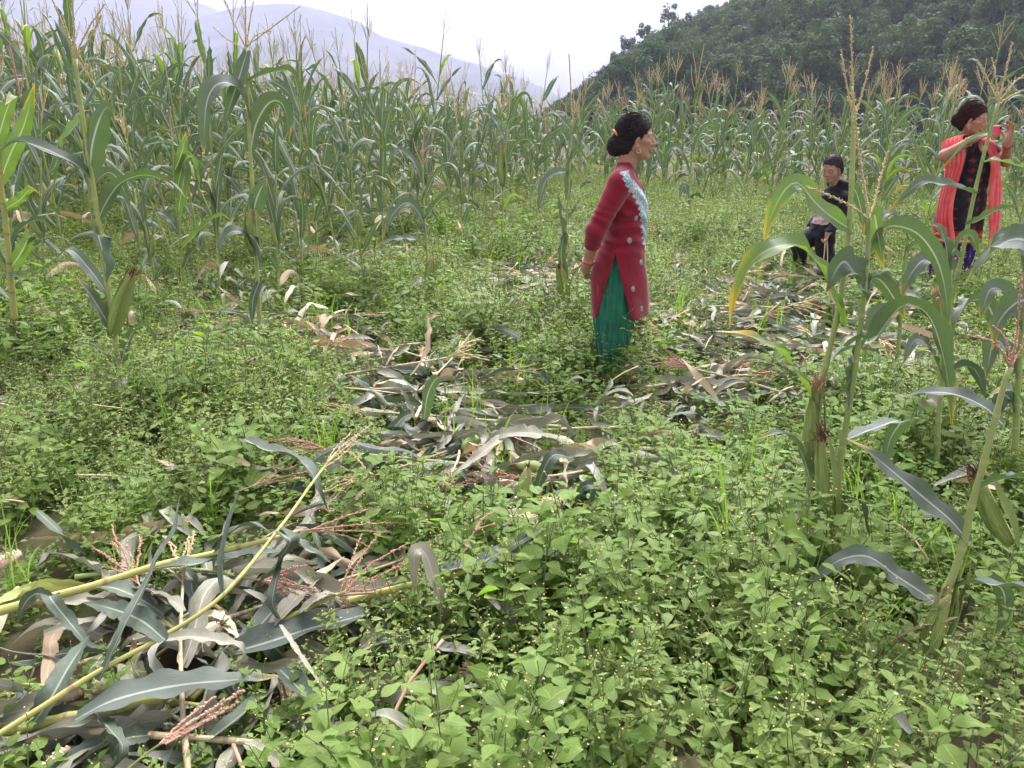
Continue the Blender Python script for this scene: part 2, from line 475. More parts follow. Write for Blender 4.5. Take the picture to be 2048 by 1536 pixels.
# wooded hill on the right: silhouette given as elevation over azimuth
AZ = np.radians([-6, 1.5, 4.0, 5.7, 7.2, 9.0, 10.6, 14.0, 18, 24, 32, 45, 60])
EL = np.radians([-1.0, -1.0, 0.35, 1.3, 2.7, 3.9, 4.7, 5.9, 7.6, 10.0, 12.0, 13.5, 13.0])
def near_hill(X, Y):
    az = np.arctan2(X, Y); r = np.hypot(X, Y)
    el = np.interp(az, AZ, EL)
    rr = 330 + 90 * sstep(0.1, 0.5, az) + 12 * np.sin(az * 23)
    top = rr * np.tan(el) 
    t = np.clip((r - 190) / (rr - 190), 0, 1)
    z = top * (0.85 * t + 0.15 * t * t * (3 - 2 * t))
    gul = np.sin(az * 34 + r * 0.012) * 4.5 + np.sin(az * 71 - r * 0.02 + 1.0) * 2.2
    z = z + gul * t * (1 - t) * 4 * sstep(0.06, 0.2, az)
    return z - 8.0 * (1 - sstep(0.0, 0.06, t)) - 4 * sstep(1.0, 1.6, r / rr)
s = NT('forest_floor')
M['forest_floor'] = s.pbr(s.mix(s.ramp(s.noise(0.15, 5, vec=s.coord('Object')), 0.3, 0.7), (0.012, 0.02, 0.010), (0.03, 0.04, 0.018)), 0.95, 0.05)
aa = np.radians(np.linspace(-2, 62, 120)); rr_ = np.linspace(170, 640, 70)
A, RR = np.meshgrid(aa, rr_)
V = np.stack([RR * np.sin(A), RR * np.cos(A), near_hill(RR * np.sin(A), RR * np.cos(A))], -1).reshape(-1, 3)
i = np.arange(69 * 120).reshape(69, 120)[:, :-1].ravel()
me = bpy.data.meshes.new('wooded_hill')
me.from_pydata(V.tolist(), [], np.stack([i, i + 120, i + 121, i + 1], 1).tolist())
me.materials.append(M['forest_floor'])
me.polygons.foreach_set('use_smooth', np.ones(len(me.polygons), bool))
link('wooded_hill', me)['kind'] = 'structure'

# far hills across the valley
s = NT('far_slope')
p = s.coord('Object')
n1 = s.noise(0.004, 6, 0.6, vec=p); n2 = s.noise(0.03, 4, vec=p)
c = s.mix(s.ramp(n1, 0.42, 0.6), (0.025, 0.04, 0.022), (0.10, 0.11, 0.06))
c = s.mix(s.ramp(n2, 0.6, 0.72), c, (0.22, 0.19, 0.14))
M['far_slope'] = s.pbr(c, 0.95, 0.05)
def hill_strip(name, azd, eld, r0, r1, rough, seed):
    azd = np.radians(azd); eld = np.radians(eld)
    a = np.linspace(azd[0], azd[-1], 150); q = np.linspace(0, 1.3, 40)
    A, Q = np.meshgrid(a, q)
    el = np.interp(A, azd, eld)
    rr = r0 + (r1 - r0) * Q
    top = r1 * np.tan(el)
    z = top * np.where(Q <= 1, Q * (0.8 + 0.2 * Q), 1 - (Q - 1) * 1.5)
    X, Y = rr * np.sin(A), rr * np.cos(A)
    z = z + rough * hsh(X, Y, 260.0 + seed) * np.clip(Q * (1.25 - Q) * 3, 0, 1) + rough * 0.18 * hsh(X, Y, 47.0) - 12
    V = np.stack([X, Y, z], -1).reshape(-1, 3)
    n = 150
    i = np.arange(39 * n).reshape(39, n)[:, :-1].ravel()
    me = bpy.data.meshes.new(name)
    me.from_pydata(V.tolist(), [], np.stack([i, i + n, i + n + 1, i + 1], 1).tolist())
    me.materials.append(M['far_slope'])
    me.polygons.foreach_set('use_smooth', np.ones(len(me.polygons), bool))
    link(name, me)['kind'] = 'structure'
def az_el(px, py):
    d = ray(px, py); return math.degrees(math.atan2(d[0], d[1])), math.degrees(math.atan2(d[2], math.hypot(d[0], d[1])))
pts = [(-700, 160), (-200, 110), (150, 70), (330, 45), (430, 26), (500, 8), (560, 1), (640, 6), (700, 26), (760, 60), (830, 88), (900, 108), (980, 132), (1050, 156), (1100, 182), (1150, 212), (1230, 236), (1500, 245)]
ae = [az_el(*q) for q in pts]
hill_strip('far_hill', [q[0] for q in ae], [q[1] for q in ae], 2600, 4300, 26, 0)
pts = [(-1100, -260), (-500, -190), (0, -110), (200, -55), (330, -18), (440, 18), (520, 60), (700, 140), (900, 200), (1200, 240)]
ae = [az_el(*q) for q in pts]
hill_strip('distant_ridge', [q[0] for q in ae], [q[1] for q in ae], 4300, 5600, 40, 60)

# air
hz = MB()
x0, x1, y0, y1, z0, z1 = -6700, 6700, -80, 7100, -16, 900
hz.add([(x0, y0, z0), (x1, y0, z0), (x1, y1, z0), (x0, y1, z0), (x0, y0, z1), (x1, y0, z1), (x1, y1, z1), (x0, y1, z1)],
       [(3, 2, 1, 0), (4, 5, 6, 7), (0, 1, 5, 4), (1, 2, 6, 5), (2, 3, 7, 6), (3, 0, 4, 7)])
s = NT('haze')
pv = s.n('ShaderNodeVolumePrincipled')
pv.inputs['Color'].default_value = (0.47, 0.48, 0.63, 1)
pv.inputs['Density'].default_value = 0.00034
pv.inputs['Anisotropy'].default_value = 0.1
s.l(pv.outputs[0], s.out.inputs['Volume'])
ho = hz.obj('haze', s.mat, smooth=False)
ho['kind'] = 'stuff'

# ------------------------------------------------------------------ scatter by geometry nodes
def scatter(name, pts, rots, scl, idx, protos):
    me = bpy.data.meshes.new(name)
    me.from_pydata([tuple(map(float, q)) for q in pts], [], [])
    for nm, typ, key, arr in (('rot', 'FLOAT_VECTOR', 'vector', rots), ('scl', 'FLOAT_VECTOR', 'vector', scl), ('pick', 'INT', 'value', idx)):
        at_ = me.attributes.new(nm, typ, 'POINT')
        at_.data.foreach_set(key, np.asarray(arr, dtype=np.int32 if typ == 'INT' else np.float32).ravel())
    o = link(name, me)
    pc = bpy.data.collections.new(name + '_kinds')
    for q in protos: pc.objects.link(q)
    ng = bpy.data.node_groups.new(name, 'GeometryNodeTree')
    ng.interface.new_socket('Geometry', in_out='INPUT', socket_type='NodeSocketGeometry')
    ng.interface.new_socket('Geometry', in_out='OUTPUT', socket_type='NodeSocketGeometry')
    N, Lk = ng.nodes, ng.links
    gi, go = N.new('NodeGroupInput'), N.new('NodeGroupOutput')
    ip = N.new('GeometryNodeInstanceOnPoints')
    ci = N.new('GeometryNodeCollectionInfo'); ci.inputs[0].default_value = pc
    ci.inputs['Separate Children'].default_value = True; ci.inputs['Reset Children'].default_value = True
    def attr(nm, typ):
        a = N.new('GeometryNodeInputNamedAttribute'); a.data_type = typ; a.inputs[0].default_value = nm; return a.outputs[0]
    e2r = N.new('FunctionNodeEulerToRotation')
    Lk.new(attr('rot', 'FLOAT_VECTOR'), e2r.inputs[0])
    Lk.new(gi.outputs[0], ip.inputs['Points']); Lk.new(ci.outputs[0], ip.inputs['Instance'])
    ip.inputs['Pick Instance'].default_value = True
    Lk.new(attr('pick', 'INT'), ip.inputs['Instance Index'])
    Lk.new(e2r.outputs[0], ip.inputs['Rotation']); Lk.new(attr('scl', 'FLOAT_VECTOR'), ip.inputs['Scale'])
    Lk.new(ip.outputs[0], go.inputs[0])
    md = o.modifiers.new('scatter', 'NODES'); md.node_group = ng
    o['kind'] = 'stuff'
    return o
def proto(mb, name, mats, smooth=True):
    return bpy.data.objects.new(name, mb.mesh(name, mats, smooth))     # lives only inside a scatter

# ------------------------------------------------------------------ trees of the wooded hill
def foliage_mat(name, a, b, tr, rnd_=0.6):
    s = NT(name)
    f = s.math('ADD', s.math('MULTIPLY', s.rand(), rnd_), s.math('MULTIPLY', s.noise(1.2, 2, vec=s.coord('Object')), 1 - rnd_))
    M[name] = s.pbr(s.mix(f, a, b), 0.7, 0.2, trans=tr, tfac=0.25)
foliage_mat('tree_leaf', (0.018, 0.042, 0.014), (0.090, 0.135, 0.042), (0.07, 0.12, 0.03), .8)
plain('bark', (0.06, 0.05, 0.04), (0.12, 0.10, 0.08), 6, 0.9, 0.1)
def crown(mb, c, rx, rz, nblob, nleaf, size, rs, mat=0):
    bl = []
    for k in range(nblob):
        v = nrm(rs.normal(0, 1, 3)) * rs.uniform(0.25, 0.85) ** 0.6
        bl.append((np.array(c) + v * [rx, rx, rz], rs.uniform(0.3, 0.55) * min(rx, rz)))
    for b, rad in bl:
        for _ in range(nleaf // nblob):
            d = nrm(rs.normal(0, 1, 3)); q = b + d * rad * rs.uniform(0.7, 1.08)
            nn = nrm(d + rs.normal(0, 0.35, 3) + [0, 0, 0.35])
            u_ = nrm(np.cross(nn, rs.normal(0, 1, 3))); v_ = np.cross(nn, u_)
            w = size * rs.uniform(0.6, 1.4); h = w * rs.uniform(0.5, 0.9)
            mb.add([q - u_ * w, q - v_ * h * 0.8, q + u_ * w, q + v_ * h], [(0, 1, 2, 3)], mat)
def tree_geo(rs, h, rx, nleaf, size, mb_c, mb_t):
    trunk = np.array([[0, 0, -1.0], [rs.uniform(-.2, .2), rs.uniform(-.2, .2), h * 0.4], [rs.uniform(-.5, .5), rs.uniform(-.5, .5), h * 0.8]])
    tube(mb_t, resample(trunk, 6), np.linspace(h * 0.028, h * 0.008, 6), 6, 0)
    for k in range(5):
        z = h * rs.uniform(0.35, 0.7); a = rs.uniform(0, 6.28); l = rx * rs.uniform(0.5, 0.9)
        tube(mb_t, resample([[0, 0, z], [l * .5 * math.cos(a), l * .5 * math.sin(a), z + l * .35], [l * math.cos(a), l * math.sin(a), z + l * .55]], 5), np.linspace(h * .010, h * .003, 5), 5, 0)
    crown(mb_c, (0, 0, h * 0.66), rx, h * 0.36, 9, nleaf, size, rs)
rs = np.random.RandomState(3)
tp = []
for k in range(7):
    mc, mt = MB(), MB()
    tree_geo(rs, rs.uniform(8, 13), rs.uniform(2.8, 4.6), 900, 0.32, mc, mt)
    b0 = mc.n
    mc.add(mt.v, mt.f, 1, mt.uv)
    tp.append(proto(mc, 'woodland_tree', [M['tree_leaf'], M['bark']], False))
P_, Rt, Sc, Ix = [], [], [], []
for _ in range(5000):
    a = R(rs.uniform(2.2, 44)); r = math.sqrt(rs.uniform(190 ** 2, 470 ** 2))
    x, y = r * math.sin(a), r * math.cos(a)
    rmax = 330 + 90 * float(sstep(0.1, 0.5, a))
    if r > rmax * 1.10: continue
    z = float(near_hill(np.array(x), np.array(y)))
    if z < -7: continue
    t_ = rs.uniform(0.5, 1.3) * (0.62 if r > rmax * 0.93 else 1.0)
    cap_ = r * math.tan(float(np.interp(a, AZ, EL)) + R(.85)) + CAMH - z        # crowns keep to the ridge outline
    t_ = min(t_, cap_ / 12.5)
    if t_ < .22: continue
    P_.append((x, y, z - 0.3)); Rt.append((0, 0, rs.uniform(0, 6.28))); Sc.append((t_, t_, t_ * rs.uniform(0.8, 1.15))); Ix.append(rs.randint(0, 7))
wood = scatter('hillside_forest', P_, Rt, Sc, Ix, tp)
# trees that stand out on the ridge and one behind the maize
def lone_tree(px, py_top, r, h, rx, label, seed, group=None, leafn=700, size=0.4):
    rs_ = np.random.RandomState(seed)
    d = ray(px, py_top); hd = math.hypot(d[0], d[1])
    x, y = d[0] / hd * r, d[1] / hd * r
    top = CAMH + d[2] / hd * r
    t = thing('tree', (x, y, top - h * 1.10))
    mc, mt = MB(), MB()
    tree_geo(rs_, h, rx, leafn, size, mc, mt)
    mt.obj('trunk', M['bark'], t); mc.obj('crown', M['tree_leaf'], t, False)
    tag(t, label, 'tree', group)
RG = 'trees standing up along the ridge of the wooded hill'
lone_tree(1340, -4, 338, 13, 3.6, 'tallest spreading tree breaking the skyline at the top of the wooded ridge', 1, RG)
lone_tree(1258, 62, 334, 11, 3.2, 'rounded tree on the ridge halfway down the wooded skyline', 2, RG)
lone_tree(1291, 36, 336, 10, 2.8, 'small tree on the wooded skyline left of the tallest ridge tree', 3, RG)
lone_tree(1228, 98, 332, 10, 3.0, 'dark tree at the steep left shoulder of the wooded ridge', 4, RG)
lone_tree(1198, 138, 330, 9, 2.6, 'lowest tree on the wooded skyline above the woman in red', 5, RG)
lone_tree(1419, 2, 345, 9, 3.0, 'low bushy tree at the top edge right of the tallest ridge tree', 6, RG)
lone_tree(1035, 168, 46, 7.0, 1.5, 'dark leafy tree rising behind the maize at the valley gap', 7, None, 420, 0.12)
# ------------------------------------------------------------------ maize field
def corn_parts(rs, h, nleaf, bright=0.1, fine=False, lowres=False, ear=True, dry=True, tr=.0029):
    """Meshes of one upright maize plant: [(part name, mesh data builder, material)]."""
    out = []
    lean = rs.normal(0, 0.06, 2)
    P = np.array([[0, 0, -0.05], [lean[0] * h * .4, lean[1] * h * .4, h * .5], [lean[0] * h, lean[1] * h, h]])
    mb = MB(); Q = stalk_geo(mb, P, 0.0135, 0.006, nodes=8, k=6 if lowres else 7)
    out.append(('stalk', mb, 'stalk'))
    az = rs.uniform(0, 6.28)
    for k in range(nleaf):
        f = 0.14 + 0.72 * (k + 0.5) / nleaf
        node = Q[int(f * (len(Q) - 1))]
        az += math.pi + rs.normal(0, 0.45)
        Lf = rs.uniform(0.58, 0.88) * (1 - 0.30 * abs(f - 0.5) * 2) * (0.8 if f > 0.85 else 1)
        e0 = rs.uniform(46, 80) + 6 * f; e1 = rs.uniform(-100, -45) if rs.rand() < 0.8 else rs.uniform(-20, 40)
        low = f < 0.32 and dry
        if low: e0 -= 25; e1 = -95
        A = arc_leaf(Lf, az, e0, e1, rs.uniform(0.8, 2.0) if rs.rand() < .6 else rs.uniform(2.2, 5.0), rs.normal(0, 0.55), 8 if lowres else 12) + node
        mb = MB()
        wd = rs.uniform(0.048, 0.084)
        ribbon(mb, A, wd, (-math.sin(az), math.cos(az), 0), roll=(0, rs.normal(0, .8), rs.normal(0, 1.5)), fold=rs.uniform(.15, .5), wave=rs.uniform(.08, .26), wf=rs.uniform(2, 6), ph=rs.uniform(0, 6), n=8 if lowres else 12, cols=3 if lowres else 5)
        q = rs.rand()
        mt = 'corn_leaf'
        if q < bright: mt = 'corn_leaf_bright'
        elif q < bright + 0.05: mt = 'corn_leaf_yellow'
        if low and rs.rand() < 0.30: mt = 'withered_leaf'
        if low and rs.rand() < 0.12: mt = 'straw_leaf'
        out.append(('leaf', mb, mt))
    mb = MB()
    if lowres:
        for b in range(5):
            a = rs.uniform(0, 6.28); sp = 0 if b == 0 else rs.uniform(.25, .7); l = 0.30 if b else 0.42
            t = np.linspace(0, 1, 4)
            d = nrm([sp * math.cos(a), sp * math.sin(a), 1])
            tube(mb, Q[-1] + np.outer(t * l, d) + np.outer(-t * t * .03, [0, 0, 1]), 0.0035, 3, cap=False)
    else:
        tassel(mb, Q[-1] - [0, 0, .05], nrm([lean[0], lean[1], 1]), rs.uniform(.40, .62), rs.randint(4, 9), rs.uniform(.25, .6), 0, tr, fine, rs)
    out.append(('tassel', mb, ['tassel_tan', 'tassel_green', 'tassel_pink', 'tassel_tan', 'tassel_green'][rs.randint(5)]))
    if ear:
        i = int(len(Q) * rs.uniform(.38, .5)); a = rs.uniform(0, 6.28)
        d = np.array([math.cos(a) * .3, math.sin(a) * .3, 1]); d = d / np.linalg.norm(d)
        mb = MB(); b0 = Q[i] + d * [.03, .03, 0]
        spindle(mb, b0, b0 + d * rs.uniform(.2, .27), 0.027, k=7, n=8)
        out.append(('ear', mb, 'ear_husk'))
    return out
TASC = {}
def corn_proto(seed, h, nleaf, **kw):
    rs = np.random.RandomState(seed)
    ps = corn_parts(rs, h, nleaf, **kw)
    root = thing('maize_plant', (0, 0, -50))
    KIDS[root.name] = [mb.obj(nm, M[mt], root) for nm, mb, mt in ps]
    TASC[root.name] = {'tassel_tan': 'tan', 'tassel_pink': 'pinkish', 'tassel_green': 'greenish'}[[m for n, _, m in ps if n == 'tassel'][0]]
    return root

FRONT = [(-400, 600), (0, 570), (120, 545), (260, 545), (400, 552), (560, 548), (700, 540), (800, 525), (900, 490), (980, 455), (1080, 425), (1200, 412), (1400, 408), (1560, 408), (1700, 416), (1800, 432), (1900, 455), (2048, 480), (2500, 540)]
fp = np.array([gnd(*q)[:2] for q in FRONT])
def front_y(x):
    """Distance of the standing field's edge along the line of sight through bearing x/y."""
    return np.interp(x, fp[:, 0] / fp[:, 1], fp[:, 1])
cand = []
rs = np.random.RandomState(21)
for _ in range(60000):
    y = rs.uniform(7.5, 30); x = rs.uniform(-0.75 * y - 1, 0.75 * y + 1)
    fy = front_y(x / y)
    dpt = y - fy
    if dpt < 0 or dpt > 11: continue
    cand.append((dpt, x, y))
keep = []; cells = {}
for dpt, x, y in cand:
    md = 0.46 if x < 0.06 * y else 0.58
    if dpt < 1.2: md += 0.16 * rs.rand()
    key = (int(x / 0.5), int(y / 0.5)); ok = True
    for i in (-1, 0, 1):
        for j in (-1, 0, 1):
            for (a, b) in cells.get((key[0] + i, key[1] + j), ()):
                if (a - x) ** 2 + (b - y) ** 2 < md * md: ok = False
    if ok:
        cells.setdefault(key, []).append((x, y)); keep.append((dpt, x, y))
inview = lambda x, y: abs(x / y) < 0.665
keep.sort()
fieldpos = [(d, x, y) for d, x, y in keep if inview(x, y)]
outpos = [(d, x, y) for d, x, y in keep if not inview(x, y)]
protos_tall = [corn_proto(100 + k, 1.72 + 0.11 * k, 9 + k % 3, bright=0.04 + 0.03 * (k % 3)) for k in range(8)]
protos_low = [corn_proto(200 + k, 1.60 + 0.12 * k, 10, bright=0.05, dry=False, tr=.0036) for k in range(6)]
NEAR_N = 262
ZX = [-.53, -.41, -.32, -.2, -.105, -.01, .055, .146, .22, .30, .385, .47, .555]
ZN = ['left of the tall leaning plant', 'between the leaning plant and the pale yellow-green one', 'between the pale plant and the tall arching one', 'just right of the tall arching plant', 'midway along the left stand',
      'above the plant with a long low ear', 'beside the yellowing plant', 'near the valley gap', 'behind the head of the woman in red', 'left of the lone grey-leaved plant', 'left of the boy',
      'behind the tall foreground tassel', 'left of the woman holding a phone', 'behind the woman holding a phone']
used = set()
for i, (dpt, x, y) in enumerate(fieldpos[:NEAR_N]):
    left = x / y < 0.055
    pr = protos_tall if left else protos_low
    k = rs.randint(len(pr))
    z = float(terr(x, y))
    rz, sc_ = rs.uniform(0, 6.28), rs.uniform(0.84, 1.13)
    tl = (rs.normal(0, .085), rs.normal(0, .085))
    if left:
        kk = float(np.interp(x / y, [-0.62, -0.35, -0.15, 0.02, 0.055], [1.08, 0.97, 0.92, 0.86, 0.78])); sc_ *= kk
    else:
        sc_ *= float(np.interp(x / y, [0.06, 0.2, 0.45, 0.62], [0.86, 1.02, 1.0, 1.0]))
    if pr[k].name in used:
        o = dup(pr[k], (x, y, z), rz, sc_, tl)
    else:
        used.add(pr[k].name); o = pr[k]
        o.location = (x, y, z); o.rotation_euler = (tl[0], tl[1], rz); o.scale = (sc_,) * 3
    fx = x / y
    zone = ZN[int(np.searchsorted(ZX, fx))]
    row = 'front-row' if dpt < 0.8 else 'second-row' if dpt < 1.8 else 'deep-set'
    lab = '%s maize plant with %s tassel %s' % (row, TASC[pr[k].name], zone)
    tag(o, lab, 'maize plant', lab.replace('maize plant', 'maize plants'))
for p in protos_tall + protos_low:
    if p.name not in used: p.location = (rs.uniform(-3, 3), 21, 0); tag(p, 'maize plant far back in the row under the hills', 'maize plant', 'maize plants far back')
for n_, (px, py, sc_, lab) in enumerate((( 95, 640, .80, 'short ragged maize plant out in the weeds near the left edge'), (290, 610, .86, 'maize plant standing free just right of the leaning plant'), (440, 610, .84, 'lone maize plant in the weeds between the pale plant and the tall arching one'),
        (605, 600, .88, 'lone maize plant in the weeds right of the tall arching one'), (690, 575, .86, 'maize plant a step in front of the left stand at its middle'), (765, 560, .80, 'thin maize plant left of the plant with a long low ear'),
        (930, 520, .78, 'maize plant standing free right of the plant with a long low ear'), (1065, 470, .78, 'maize plant standing free left of the woman in red'), (1480, 430, .86, 'maize plant standing free left of the boy in front of the row'), (1755, 460, .9, 'maize plant standing free between the boy and the woman with the phone'), (1840, 500, .92, 'maize plant at the left elbow of the woman with the phone'), (2020, 520, .95, 'maize plant at the right edge behind the woman with the phone'), (30, 720, .74, 'young maize plant low in the weeds at the left edge'), (150, 590, .9, 'ragged maize plant just behind the leaning plant'), (330, 660, .72, 'small maize plant in the weeds below the pale yellow-green one'), (410, 560, .92, 'maize plant close behind the pale yellow-green one'), (560, 640, .76, 'small maize plant in front of the tall arching one'), (735, 620, .74, 'small maize plant out in the weeds left of the long-eared plant'), (640, 545, .94, 'maize plant one step into the left stand near its middle'), (20, 610, .95, 'tall maize plant behind the pale plant at the left edge'))):
    b = gnd(px, py); pr = (protos_tall if px < 1100 else protos_low)[(n_ * 3 + 1) % 6]
    o = dup(pr, (b[0], b[1], float(terr(b[0], b[1]))), rs.uniform(0, 6.28), sc_, (rs.normal(0, .08), rs.normal(0, .08)))
    tag(o, lab, 'maize plant', 'maize plants standing free before the field')
# the rest of the field, too deep in to tell apart
lp = []
for k in range(6):
    rs2 = np.random.RandomState(300 + k)
    ps = corn_parts(rs2, 2.0, 9, bright=.05, lowres=True, ear=False)
    mb = MB(); mats = []
    for nm, m_, mt in ps:
        if M[mt] not in mats: mats.append(M[mt])
        mb.add(m_.v, m_.f, mats.index(M[mt]), m_.uv)
    lp.append(proto(mb, 'maize', mats))
P_, Rt, Sc, Ix = [], [], [], []
for (dpt, x, y) in fieldpos[NEAR_N:] + outpos:
    left = x / y < 0.055
    k = float(np.interp(x / y, [-0.62, -0.35, -0.15, 0.02, 0.055], [1.10, 0.96, 0.92, 0.82, 0.72])) if left else 0.82
    P_.append((x, y, float(terr(x, y)))); Rt.append((rs.normal(0, .05), rs.normal(0, .05), rs.uniform(0, 6.28)))
    k *= rs.uniform(.9, 1.08); Sc.append((k, k, k)); Ix.append(rs.randint(6))
scatter('maize_field', P_, Rt, Sc, Ix, lp)

# ------------------------------------------------------------------ weeds that cover the ground
def weed_leaf_mat(name, a, b, c, tr, tf=0.33):
    s = NT(name)
    u, v, _ = s.xyz(s.coord('UV'))
    nz = s.noise(7.0, 2, vec=s.coord('Object'))
    col = s.mix(s.ramp(s.rand(), 0, 1), a, b)
    col = s.mix(s.ramp(nz, .35, .7), col, c)
    d = s.math('ABSOLUTE', s.math('SUBTRACT', u, 0.5))
    rib = s.math('SUBTRACT', 1.0, s.ramp(d, 0.015, 0.07))
    side = s.ramp(s.math('SINE', s.math('MULTIPLY', s.math('SUBTRACT', v, d), 42.0)), 0.75, 1.0)
    vn = s.math('MAXIMUM', rib, s.math('MULTIPLY', side, 0.6))
    col = s.mix(s.math('MULTIPLY', vn, 0.35), col, tuple(min(1, q * 1.7) for q in c))
    geo = s.n('ShaderNodeNewGeometry')
    col = s.mix(s.math('MULTIPLY', geo.outputs['Backfacing'], 0.5), col, tuple(min(1, q * 1.35) for q in c))
    M[name] = s.pbr(col, 0.55, 0.22, s.bump(vn, 0.3, 0.002), trans=tr, tfac=tf)
weed_leaf_mat('weed_leaf', (0.118, 0.180, 0.042), (0.185, 0.250, 0.064), (0.158, 0.232, 0.052), (0.30, 0.50, 0.05), .38)
weed_leaf_mat('weed_leaf_pale', (0.165, 0.225, 0.062), (0.230, 0.285, 0.092), (0.205, 0.270, 0.082), (0.34, 0.48, 0.08), .38)
weed_leaf_mat('broad_leaf', (0.115, 0.215, 0.038), (0.17, 0.28, 0.060), (0.15, 0.27, 0.048), (0.28, 0.50, 0.04), .38)
plain('weed_stem', (0.12, 0.18, 0.06), (0.20, 0.22, 0.09), 20, 0.7, 0.2)
plain('weed_stem_red', (0.20, 0.12, 0.07), (0.18, 0.18, 0.07), 20, 0.7, 0.2)
plain('flower_yellow', (0.68, 0.52, 0.14), (0.76, 0.64, 0.28), 90, 0.8, 0.1)
plain('petal_white', (0.75, 0.75, 0.68), (0.8, 0.8, 0.74), 90, 0.8, 0.1)
plain('dead_weed', (0.20, 0.13, 0.07), (0.34, 0.26, 0.14), 30, 0.9, 0.1)

LT = [0, .10, .26, .45, .66, .85, 1.0]; LW = [0.06, .62, .98, 0.92, .62, .28, 0.0]
def small_leaf(mb, p, d, up, L, Wd, rs, mat=0, curl=0.25, fine=True):
    d = nrm(d); s_ = nrm(np.cross(d, up)); n_ = np.cross(s_, d)
    tt = LT if fine else [0, .3, .65, 1.0]; ww = LW if fine else [.1, 1.0, .65, 0]
    V = []; UV = []; fo = rs.uniform(.05, .3); cu = curl * rs.uniform(.2, 1.6); tw = rs.normal(0, .15)
    for k, (t, w) in enumerate(zip(tt, ww)):
        c = p + d * L * t + n_ * (-cu * L * t * t + 0.12 * L * t)
        ser = 1 + (0.10 if fine and k % 2 else -0.06)
        w_ = w * Wd * .5 * ser
        s2 = s_ + n_ * tw * t
        V += [c - s2 * w_ + n_ * fo * w_, c, c + s2 * w_ + n_ * fo * w_]
        UV += [(0.5 - .5 * w, t), (.5, t), (.5 + .5 * w, t)]
    F = []
    for k in range(len(tt) - 1):
        b = 3 * k
        F += [(b, b + 1, b + 4, b + 3), (b + 1, b + 2, b + 5, b + 4)]
    mb.add(V, F, mat, UV)
def weed(seed, h, leafL, nst, nodes, flowers, ratio=0.62, fine=True, spread=0.09, mats=('weed_leaf', 'weed_stem', 'flower_yellow', 'petal_white')):
    rs = np.random.RandomState(seed); mb = MB()
    for k in range(nst):
        a = rs.uniform(0, 6.28); r_ = spread * math.sqrt(rs.rand()); b = np.array([r_ * math.cos(a), r_ * math.sin(a), 0])
        hh = h * rs.uniform(.55, 1.05); lean = rs.normal(0, .22, 2)
        P = resample([b - [0, 0, .03], b + [lean[0] * hh * .4, lean[1] * hh * .4, hh * .5], b + [lean[0] * hh, lean[1] * hh, hh]], 6)
        tube(mb, P, np.linspace(.0022, .0010, 6), 3, 1, cap=False)
        an = rs.uniform(0, 3.14)
        for q in range(nodes):
            f = (q + .6) / nodes * rs.uniform(.92, 1.05); f = min(f, 1)
            pt = np.array([np.interp(f * 5, range(6), P[:, c_]) for c_ in range(3)])
            an += 1.57 + rs.normal(0, .3)
            for sg in (0, math.pi):
                a2 = an + sg; el = rs.uniform(-.25, .6)
                d = np.array([math.cos(a2) * math.cos(el), math.sin(a2) * math.cos(el), math.sin(el)])
                l = leafL * rs.uniform(.55, 1.15) * (0.55 + .75 * math.sin(math.pi * min(1, f * .85 + .1)))
                pe = pt + d * l * .25
                small_leaf(mb, pe, d, np.array([rs.normal(0, .25), rs.normal(0, .25), 1]), l, l * ratio * rs.uniform(.8, 1.15), rs, 0, .3, fine)
                if rs.rand() < .35 and f > .4:
                    d2 = nrm(d + [0, 0, 1.1]); pp = pt + d2 * l * .9
                    tube(mb, [pt, pp], [.001, .0008], 3, 1, cap=False)
                    for g in range(2):
                        a3 = a2 + 1.57 + g * 3.14; dd = np.array([math.cos(a3), math.sin(a3), .35])
                        small_leaf(mb, pp, dd, np.array([0, 0, 1.0]), l * .5, l * .3, rs, 0, .3, False)
        for q in range(flowers):
            d2 = nrm([rs.normal(0, .6), rs.normal(0, .6), 1]); pp = P[-1] + d2 * rs.uniform(.015, .05)
            tube(mb, [P[-1], pp], [.0008, .0006], 3, 1, cap=False)
            r2 = rs.uniform(.0019, .0029)
            ox = [(r2, 0, 0), (0, r2, 0), (-r2, 0, 0), (0, -r2, 0), (0, 0, r2 * .8), (0, 0, -r2)]
            mb.add([pp + np.array(o_) for o_ in ox], [(0, 1, 4), (1, 2, 4), (2, 3, 4), (3, 0, 4), (1, 0, 5), (2, 1, 5), (3, 2, 5), (0, 3, 5)], 2)
            if rs.rand() < .05:
                for g in range(5):
                    a3 = g * 1.257; e = np.array([math.cos(a3), math.sin(a3), .1]); f_ = np.array([-math.sin(a3), math.cos(a3), 0])
                    mb.add([pp + e * r2 * .8 - f_ * r2 * .4, pp + e * r2 * 1.9, pp + e * r2 * .8 + f_ * r2 * .4], [(0, 1, 2)], 3)
    return proto(mb, 'weed', [M[m] for m in mats])
wp = [weed(400 + k, .31 + .04 * (k % 3), .043 + .007 * (k % 3), 4, 6, 1) for k in range(6)]                       # 0-5 leafy, near
wp += [weed(420 + k, .28, .046, 4, 5, 2, .55, True, .08) for k in range(3)]                                     # 6-8
PM = ('weed_leaf_pale', 'weed_stem', 'flower_yellow', 'petal_white')
wp += [weed(440 + k, .34, .033, 7, 6, 2, .55, False, .10, PM) for k in range(4)]                                 # 9-12 small pale
wp += [weed(460 + k, .22, .066, 2, 2, 0, .82, True, .04, ('broad_leaf', 'weed_stem_red', 'flower_yellow', 'petal_white')) for k in range(3)]   # 13-15 broad
def low_herb(seed):
    return weed(seed, .10, .034, 6, 3, 0, .7, True, .09)
wp += [low_herb(480 + k) for k in range(3)]                                                                      # 16-18 creeping

